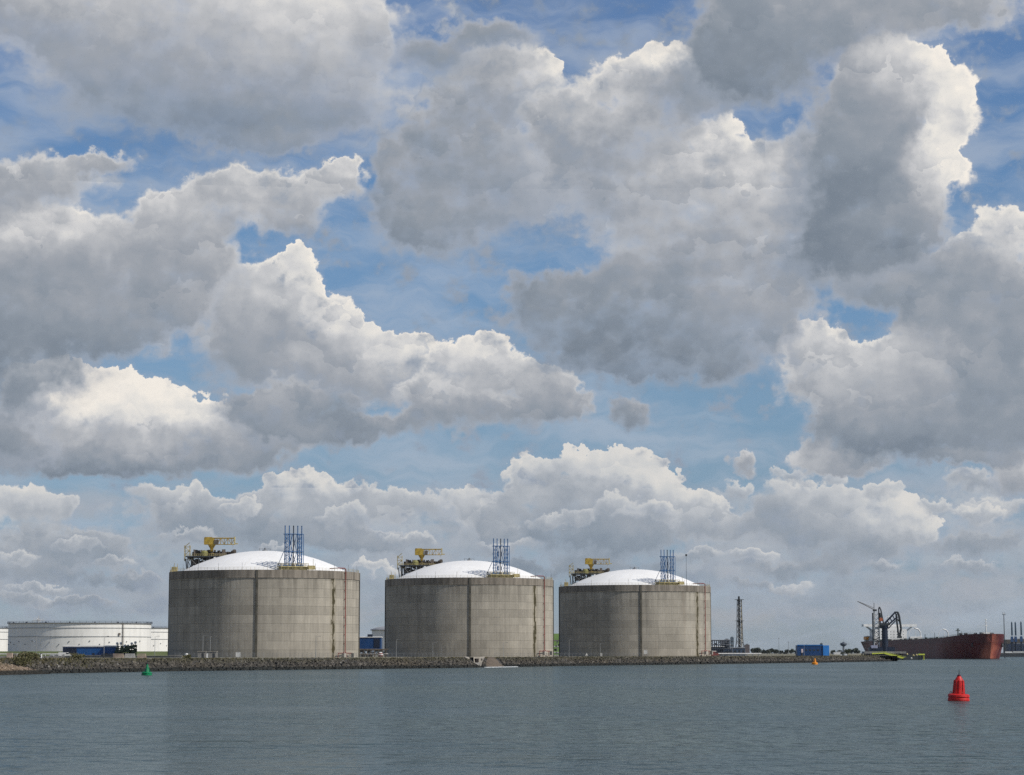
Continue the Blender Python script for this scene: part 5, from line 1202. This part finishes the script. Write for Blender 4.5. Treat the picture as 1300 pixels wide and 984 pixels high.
# superstructure at the stern
SW = pmat('ship_white', (.78,.77,.75), .45, .12, .2, streak=.15)
a0, a1 = 8, 26; h_ = 13.2
acc = MB(); acc.box(((a0+a1)/2, 0, ZK+h_/2-.5), (a1-a0, 36, h_+1)); acc.box(((a0+a1)/2+1, 0, ZK+h_+1.5), (15, 26, 3.4)); acc.build('accommodation_block', SW, ship)
for lv_ in range(4):
    for k in range(9): MB().box((a1+.04, -14+k*3.5, ZK+1.8+lv_*2.9), (.1, .8, .7)).build('window', GLASS, ship)
m = MB(); m.box(((a0+a1)/2+8, 0, ZK+h_+2.4), (.3, 24, 1.1)); m.build('bridge_window', GLASS, ship)
m = MB()
m.box((a1-5, 0, ZK+h_+4.1), (7, BS+3, 2.6)); m.build('bridge_wing', SW, ship)
m = MB()
for s_ in (-1, 1):
    m.add([(a1-4.4, s_*17, ZK+h_-4.5), (a1-4.4, s_*17, ZK+h_-2.2), (a1-4.4, s_*(BS/2-1), ZK+h_+3.2), (a1-4.4, s_*(BS/2-4), ZK+h_+3.2),
           (a1-5.8, s_*17, ZK+h_-4.5), (a1-5.8, s_*17, ZK+h_-2.2), (a1-5.8, s_*(BS/2-1), ZK+h_+3.2), (a1-5.8, s_*(BS/2-4), ZK+h_+3.2)], [(0,1,2,3), (7,6,5,4), (0,4,5,1), (3,2,6,7), (0,3,7,4), (1,5,6,2)])
m.build('wing_bracket', SW, ship)
m = MB(); m.box((3.6, 0, ZK+7), (7, 15, 14)); m.box((4.2, 0, ZK+15), (5, 9, 6)); m.build('funnel', pmat('funnel_grey', (.35,.34,.36), .5, .2, .2), ship)
m = MB(); m.tube((a1-8,0,ZK+h_+3), (a1-8,0,ZK+h_+17), .7, .4, 8)
for z in (8, 12): m.tube((a1-8,-4,ZK+h_+z), (a1-8,4,ZK+h_+z), .25)
m.box((a1-8,0,ZK+h_+13.8), (1,5,.6)); m.tube((a1-8,0,ZK+h_+4), (a1-14,0,ZK+h_+4), .2); m.build('radar_mast', SW, ship)
m = MB()
for k in range(7): m.box((3+k*3, -BS/2*.84+3.5, ZK+1.4), (1.6, 2, 3.2+1.4*(k % 3)))
m.tube((2,-18,ZK), (2,-18,ZK+7), .35); m.box((6,-20,ZK+3), (6,5,6)); m.build('stern_gear', OFFW, ship)
m = MB(); m.box((a0+2, -22.5, ZK+3.6), (9, 3, 3.0)); m.build('lifeboat', BORG, ship)
# deck fittings
m = MB()
for v_ in (-8, -4, 0, 4): m.tube((58, v_, sheer(58)+.6), (LS-66, v_, sheer(LS-66)+.6), .6, seg=6)
rr_ = random.Random(77)
for k in range(60): xx_ = rr_.uniform(56, LS-60); m.box((xx_, rr_.uniform(-26, 20), sheer(xx_)+.2), (rr_.uniform(1,4), rr_.uniform(1,3), rr_.uniform(1.0,3.4)))
m.build('deck_pipes', DECKM, ship)
m = MB()
for k in range(90):
    x = 50 + k*(LS-60)/90; b = bre(x, ZK)-.5; m.tube((x,-b,sheer(x)), (x,-b,sheer(x)+1.3), .09, seg=4)
for z in (.7, 1.3): m.path([(50+k*(LS-60)/40, -bre(50+k*(LS-60)/40, ZK)+.5, sheer(50+k*(LS-60)/40)+z) for k in range(41)], .07, 4)
m.build('deck_railing', DECKM, ship)
def xat(px, side=-.8):       # ship x whose near side shows at this photograph column
    best = min(range(0, int(LS)), key=lambda x: abs(650+F*(stem-ax*(LS-x) + Vector((-ax.y, ax.x, 0))*side*BS/2).x/(stem-ax*(LS-x)+Vector((-ax.y, ax.x, 0))*side*BS/2).y - px)); return best
def hose_crane(px, s, box, v_=-12):
    x = xat(px, v_/(BS/2)); zk = sheer(x)-1; m = MB(); pts = [(x, v_+s*(-5.2), zk), (x, v_-s*5.0, zk+6*s), (x, v_-s*3.2, zk+9.2*s), (x, v_-s*.2, zk+10.4*s), (x, v_+s*3.0, zk+9.6*s), (x, v_+s*5.0, zk+7*s), (x, v_+s*5.4, zk)]
    m.path(pts, .22*s, 6); m.path([(p[0], p[1], p[2]) for p in pts[3:]], .6*s, 8)
    if box: m.box((x, v_+1, zk+2.2), (4, 13, 4.4))
    m.tube((x, v_+1, zk), (x, v_+1, zk+7*s), .3); m.build('hose_crane', SW, ship)
hose_crane(1157.5, 1.25, True); hose_crane(1193.5, 1.0, False)
def post(px, y0, v_, r, mt, name, tee=True):
    x = xat(px, v_/(BS/2)); q = stem-ax*(LS-x)+Vector((-ax.y, ax.x, 0))*v_; z = at(px, y0, q.y).z
    m = MB(); m.tube((x, v_, sheer(x)-1.2), (x, v_, z), r, r*.6, 8)
    if tee: m.tube((x, v_-2.2, z-2), (x, v_+2.2, z-2), r*.6); m.box((x, v_, z-.5), (1.4,1.8,1.0))
    m.build(name, mt, ship)
post(1212.3, 798, -6, .75, DECKM, 'deck_mast')
post(1217, 801.5, -4, .3, DECKM, 'vent_post', False); post(1170.5, 805, -8, .5, DECKM, 'vent_post', False); post(1183, 803, -6, .3, DECKM, 'vent_post', False)
xf = LS-14; m = MB(); m.tube((xf,0,sheer(xf)-1.1), (xf,0,sheer(xf)+13.5), .75, .4, 8); m.box((xf,0,sheer(xf)+8.2), (1.2,4.2,.5)); m.box((xf,0,sheer(xf)+11.4), (1.2,2.6,.5)); m.box((xf,0,sheer(xf)+14.1), (1.0,1.5,1.0)); m.build('foremast', SW, ship)
m = MB(); m.box((xf-8, 2, sheer(xf)+.6), (7, 9, 2.6)); m.build('forecastle_store', OFFW, ship)
m = MB()
for u, v_ in ((-5,-9), (-5,8), (2,-5), (2,5), (-18,-14), (-26,-16)): m.tube((xf+u, v_-1.4, sheer(xf)+.4), (xf+u, v_+1.4, sheer(xf)+.4), 1.1, seg=10)
m.build('winch', DARK, ship)
for s_ in (-1, 1):
    x = LS-13; b = bre(x, 12); m = MB(); m.tube((x, s_*(b-.4), 15.5), (x+.6, s_*(b+1.0), 15.3), 1.3, seg=10); m.box((x+.6, s_*(b+1.3), 13.6), (1.0,.9,3.6), s_*.3); m.box((x+.6, s_*(b+1.4), 12.2), (3.6,.9,1.1), s_*.3); m.build('anchor', DARK, ship)

# ---------------------------------------------------------------- jetty
YJ = 2010.0
def jt(px, py): return at(px, py, YJ)
BX = lambda px: gx(px, YJ)
t = thing('jetty', 'dark jetty platform on piles with fenders in front of the tanker', 'jetty', (BX(1135), YJ, 0))
ox = BX(1135)
m = MB(); m.box(((BX(1097)+BX(1150))/2-ox, 6, 6.2), (BX(1150)-BX(1097), 16, 1.8)); m.build('deck', CONG, t)
m = MB(); m.box(((BX(1104)+BX(1136))/2-ox, 3, 9.0), (BX(1136)-BX(1104), 8, 3.6)); m.build('pipe_manifold', NAVY, t)
m = MB(); m.box(((BX(1106)+BX(1114))/2-ox, 1, 11.0), (BX(1114)-BX(1106), 5, 2.4)); m.build('control_cabin', pmat('pale_lilac_panel', (.35,.36,.48), .5, .2, .5), t)
for k in range(16):
    px = 1097+k*4.9
    if px > 1150: break
    m = MB()
    for v_ in (-1, 12): m.tube((BX(px)-ox, v_, -3), (BX(px)-ox, v_, 5.4), .55, seg=8)
    m.build('pile', DARK, t)
m = MB(); m.box(((BX(1108)+BX(1172))/2-ox, 9, 1.8), (BX(1172)-BX(1108), 3, 5.0)); m.box(((BX(1120)+BX(1172))/2-ox, 9, 5.4), (BX(1172)-BX(1120), 1.6, .5)); m.build('fender_wall', DARK, t)
t = thing('gangway', 'yellow green gangway sloping down to the water beside the jetty', 'gangway', (BX(1119), YJ-16, 0)); gz = lambda py: at(1119, py, YJ-16).z; G0 = gx(1119, YJ-16)
def slab(m, p0, p1, w_, th):
    m.add([(p0[0],-w_/2,p0[1]-th), (p1[0],-w_/2,p1[1]-th), (p1[0],w_/2,p1[1]-th), (p0[0],w_/2,p0[1]-th), (p0[0],-w_/2,p0[1]), (p1[0],-w_/2,p1[1]), (p1[0],w_/2,p1[1]), (p0[0],w_/2,p0[1])], [(0,3,2,1), (4,5,6,7), (0,1,5,4), (1,2,6,5), (2,3,7,6), (3,0,4,7)])
g0 = gx(1103, YJ-16)-G0; g1 = gx(1146.5, YJ-16)-G0
m = MB(); slab(m, (g0, gz(829.2)), (0, gz(828.4)), 2, .9); slab(m, (0, gz(828.0)), (g1, gz(835.2)), 2, 1.5); m.build('ramp', LIME, t)
m = MB(); m.tube((g0,-1.1,gz(828.2)), (0,-1.1,gz(827.2)), .1); m.tube((0,-1.1,gz(827.0)), (g1,-1.1,gz(834.3)), .1); m.build('handrail', LIME, t)
m = MB()
for f_ in (g0, g0*.5, 0): m.tube((f_, 0, -3), (f_, 0, gz(829.5)), .4, seg=8)
m.box((g1, 0, .9), (4.5, 4, 2.0)); m.build('support', DARK, t)
t = thing('mooring_dolphin', 'small mooring dolphin with a yellow green top at the right end of the jetty', 'dolphin', (gx(1169.5, YJ-10), YJ-10, 0))
for u in (-2, 0, 2): MB().tube((u*1.1, 0, -3), (u*.8, 0, 4.2), .5, seg=8).build('pile', DARK, t)
MB().box((0,0,4.6), (5.4,4,1.1)).build('cap', LIME, t)
m = MB(); m.tube((1.9,-1,-.5), (1.9,-1,4.2), .35); m.build('ladder', LIME, t)
rr_ = random.Random(4)
for k, (px, py, lab) in enumerate(((1151.5, 830.5, 'cream bollard post with a round head, leftmost on the fender wall'), (1159.5, 832, 'cream bollard post in the middle of the fender wall'), (1163.5, 831.5, 'cream bollard post just left of the dolphin'), (1156.8, 835.6, 'white round fender hanging lowest on the fender wall'))):
    z = at(px, py, YJ-4).z
    simple('bollard_post' if k < 3 else 'round_fender', lab, 'bollard' if k < 3 else 'fender', px, YJ-4, [('post', DARK, lambda m: m.tube((0,0,0), (0,0,z-.6), .3)), ('head', OFFW if k == 3 else YELP, lambda m: m.lathe([(.05,z-.9),(.8,z-.6),(.9,z),(.6,z+.6),(.05,z+.8)], 10))], z=0)
# loading arms
def Z(py): return at(1120, py, YJ).z
t = thing('loading_tower', 'thick dark loading arm column with folded dark arms reaching to the tanker deck', 'loading arm', (BX(1124), YJ+1, 7.0)); o_ = Vector((BX(1124), YJ, 7.0))
def P(px, py, v_=0): return Vector((BX(px)-o_.x, v_, Z(py)-7.0))
m = MB(); m.tube(P(1124,828), P(1124,798), 2.7, 2.5, 12); m.tube(P(1124,798), P(1124,793.5), 3.0, 3.2, 12); m.build('column', NAVY, t)
m = MB(); m.box(P(1124,792.5), (8.5,6,2.0)); m.box(P(1121.5,796), (5,4,2.4)); m.build('head_frame', DARK, t)
for v_ in (-1.4, 1.4):
    m = MB(); m.tube(P(1124.5,791,v_), P(1137.5,777.6,v_), .75, .6); m.tube(P(1126.5,795,v_), P(1140.3,783.5,v_), .65, .55); m.tube(P(1124.5,791,v_), P(1126.5,795,v_), .45)
    for k in range(5): f_ = k/4; m.tube(P(1124.5,791,v_).lerp(P(1137.5,777.6,v_), f_), P(1126.5,795,v_).lerp(P(1140.3,783.5,v_), f_), .22, seg=4)
    m.tube(P(1128.5,798,v_), P(1138,788,v_), .35); m.build('inner_arm', NAVY, t)
    m = MB(); m.path([P(1137,777.3,v_), P(1141,777.2,v_), P(1142.6,782,v_), P(1144.8,798,v_), P(1143.0,808,v_)], .75, 6); m.path([P(1139,779,v_), P(1139.4,786,v_), P(1141.5,808,v_)], .6, 6)
    m.path([P(1139.6,785,v_), P(1142.6,789,v_)], .3, 5); m.box(P(1142.6,808.8,v_), (3.4,1.4,1.8)); m.build('outer_arm', DARK, t)
m = MB(); m.path([P(1119.5,797,1), P(1117.2,786), P(1116.8,773.5), P(1117.8,770.5), P(1119.5,774), P(1121.3,784), P(1123,792,1)], .6, 6); m.path([P(1118.5,795,-1), P(1118.2,778,-1), P(1120.3,786,-1)], .45, 5); m.build('stowed_arm', DARK, t)
m = MB(); m.box(P(1119.2,786.5,-1.4), (2.6,1.2,2.8)); m.build('counterweight', pmat('rust_orange', (.42,.12,.05), .6, .3, .5), t)
t = thing('access_tower', 'pale steel stair tower left of the loading arms', 'tower', (BX(1114), YJ+3, 7.0)); o_ = Vector((BX(1114), YJ, 7.0))
for k, (u, v_) in enumerate(((-2.2,-2),(2.2,-2),(2.2,2),(-2.2,2))):
    MB().tube(Vector((u, v_, .1)), P(1114,778)+Vector((u, v_, 0)), .26, seg=4).build('leg', OFFW, t)
m = MB(); zt = Z(778)-7; n_ = 9
for k in range(n_):
    a, b = zt*k/n_, zt*(k+1)/n_
    m.tube((-2.2,-2,a), (2.2,-2,b), .28, seg=4); m.tube((2.2,2,a), (-2.2,2,b), .2, seg=4); m.tube((2.2,-2,a), (2.2,2,b), .2, seg=4); m.box((0,0,b), (4.8,4.4,.22))
m.build('stairs', OFFW, t)
m = MB(); m.tube((-3.3,-1,.1), (-3.3,-1,zt), .42, seg=8); m.tube((-3.3,-1,zt*.3), (2.6,-2.4,zt*.36), .45); m.tube((2.8,-2.4,zt*.26), (-2.6,-2.4,zt*.33), .45); m.build('riser_pipe', DARK, t)
t = thing('jib_crane', 'slender crane with a long jib pointing up to the left, over the stair tower', 'crane', (BX(1112.5), YJ+8, 7.0)); o_ = Vector((BX(1112.5), YJ+8, 7.0))
m = MB(); m.tube(P(1112.5,829), P(1112.5,773.5), .5, .4, 8); m.tube(P(1112.5,773.5), P(1112.6,765), .25, seg=6); m.build('mast', DARK, t)
m = MB(); m.tube(P(1114.3,774.6), P(1091.5,763.2), .42, .28); m.tube(P(1112.5,771.6), P(1091.5,763.0), .2); m.build('jib', DARK, t)
m = MB(); m.box(P(1113.4,774.6), (3.2,2,1.6)); m.build('winch_house', DARK, t)

# ---------------------------------------------------------------- far quay at the right edge
YQ = 3560
block('quay_hall', 'far dark blue quay hall at the right edge behind the tanker bow', 'building', 1279, 1312, 817.5, YQ+60, pmat('navy_cladding', (.03,.05,.10), .5, .3, .05))
block('quay_hall', 'far brown grey stacked terminal building at the right edge, above the white quay strip', 'building', 1276, 1320, 812, YQ+110, pmat('brown_grey_cladding', (.12,.105,.09), .6, .4, .05))
t = thing('quay_wall', 'far dark quay wall at the right edge, right of the tanker bow', 'wall', (gx(1330, YQ-4), YQ-4, 0)); MB().box((0,0,2.2), (150,6,6.2)).build('wall', DARK, t); MB().box((0,0,5.6), (150,5,.7)).build('coping', CONG, t)
simple('white_barge', 'far white low barge or shed strip lying along the quay right of the tanker bow', 'barge', 1283.5, YQ-5, [('hull', WHITE, lambda m: m.box((-4,0,7.0), (12,3,1.6), 0, .9)), ('cargo', OFFW, lambda m: m.box((16,0,7.2), (26,3,2.0)))], z=0)
for k, (px, yt, lab) in enumerate(((1285.2, 789, 'far blue quay crane mast, leftmost of the three'), (1289.8, 789, 'far blue quay crane mast, middle of the three'), (1297, 788.5, 'far blue quay crane mast, rightmost of the three'))):
    Y = YQ+30; zt = at(px, yt, Y).z; z0 = 5
    CRB = pmat('deep_blue_crane', (.02,.06,.15), .5, .2, .2)
    simple('far_crane', lab, 'crane', px, Y, [('tower', NAVY, lambda m: m.tube((0,0,0), (0,0,zt*.45-z0), 1.6, 1.4, 6)), ('machinery_house', CRB, lambda m: m.box((0,0,zt*.50-z0), (4.2,4,8), 0, .75)), ('folded_jib', pmat('blue_grey_jib', (.06,.10,.14), .5, .2, .2), lambda m: (m.tube((.4,0,zt*.6-z0), (.2,0,zt-z0-2), 1.5, 1.2, 6), m.tube((.2,0,zt-z0-2), (.2,0,zt-z0), 1.2, .2, 6)))], z=z0, group='far blue quay cranes')
simple('signal_mast', 'tall dark signal mast rising behind the tanker bow', 'mast', 1275.6, 2700, [('pole', DARK, lambda m: m.tube((0,0,-6), (0,0,at(1275,780,2700).z), .55, .4, 8)), ('platform', DARK, lambda m: (m.box((0,0,at(1275,780.3,2700).z), (3.6,2,.5)), m.tube((-1.2,0,at(1275,780,2700).z), (-1.2,0,at(1275,776.8,2700).z), .15), m.tube((1.2,0,at(1275,780,2700).z), (1.2,0,at(1275,777,2700).z), .15))), ('lantern', WHITE, lambda m: m.box((0,0,at(1275,778.8,2700).z), (1.0,1,1.4)))], z=0)
# ---------------------------------------------------------------- sun
sl = bpy.data.lights.new('sun', 'SUN'); sl.energy = 3.8; sl.angle = R(.53); sl.color = (1.0, .945, .86)
so = bpy.data.objects.new('sun', sl); C.objects.link(so); so.location = (200, -100, 300)
so.rotation_euler = (-SD).to_track_quat('-Z', 'Y').to_euler()
sc.cycles.max_bounces = 5; sc.cycles.diffuse_bounces = 2; sc.cycles.glossy_bounces = 3
sc.cycles.use_adaptive_sampling = True; sc.cycles.adaptive_threshold = .012; sc.cycles.adaptive_min_samples = 20
sc.cycles.use_denoising = False; sc.cycles.denoiser = 'OPENIMAGEDENOISE'; sc.cycles.denoising_input_passes = 'RGB_ALBEDO_NORMAL'

# ---------------------------------------------------------------- sea air
hb = MB(); hb.box((0, 10700, 99.5), (29000, 23600, 203)); hm = bpy.data.materials.new('sea_haze'); hm.use_nodes = True
nt_ = hm.node_tree; nt_.nodes.clear(); vo = nt_.nodes.new('ShaderNodeVolumePrincipled'); vo.inputs['Color'].default_value = (.80,.87,.95,1); vo.inputs['Density'].default_value = 1.0e-5; vo.inputs['Anisotropy'].default_value = .2
mo = nt_.nodes.new('ShaderNodeOutputMaterial'); nt_.links.new(vo.outputs[0], mo.inputs['Volume'])
hz_ = hb.build('haze', hm); tag(hz_, kind='stuff')
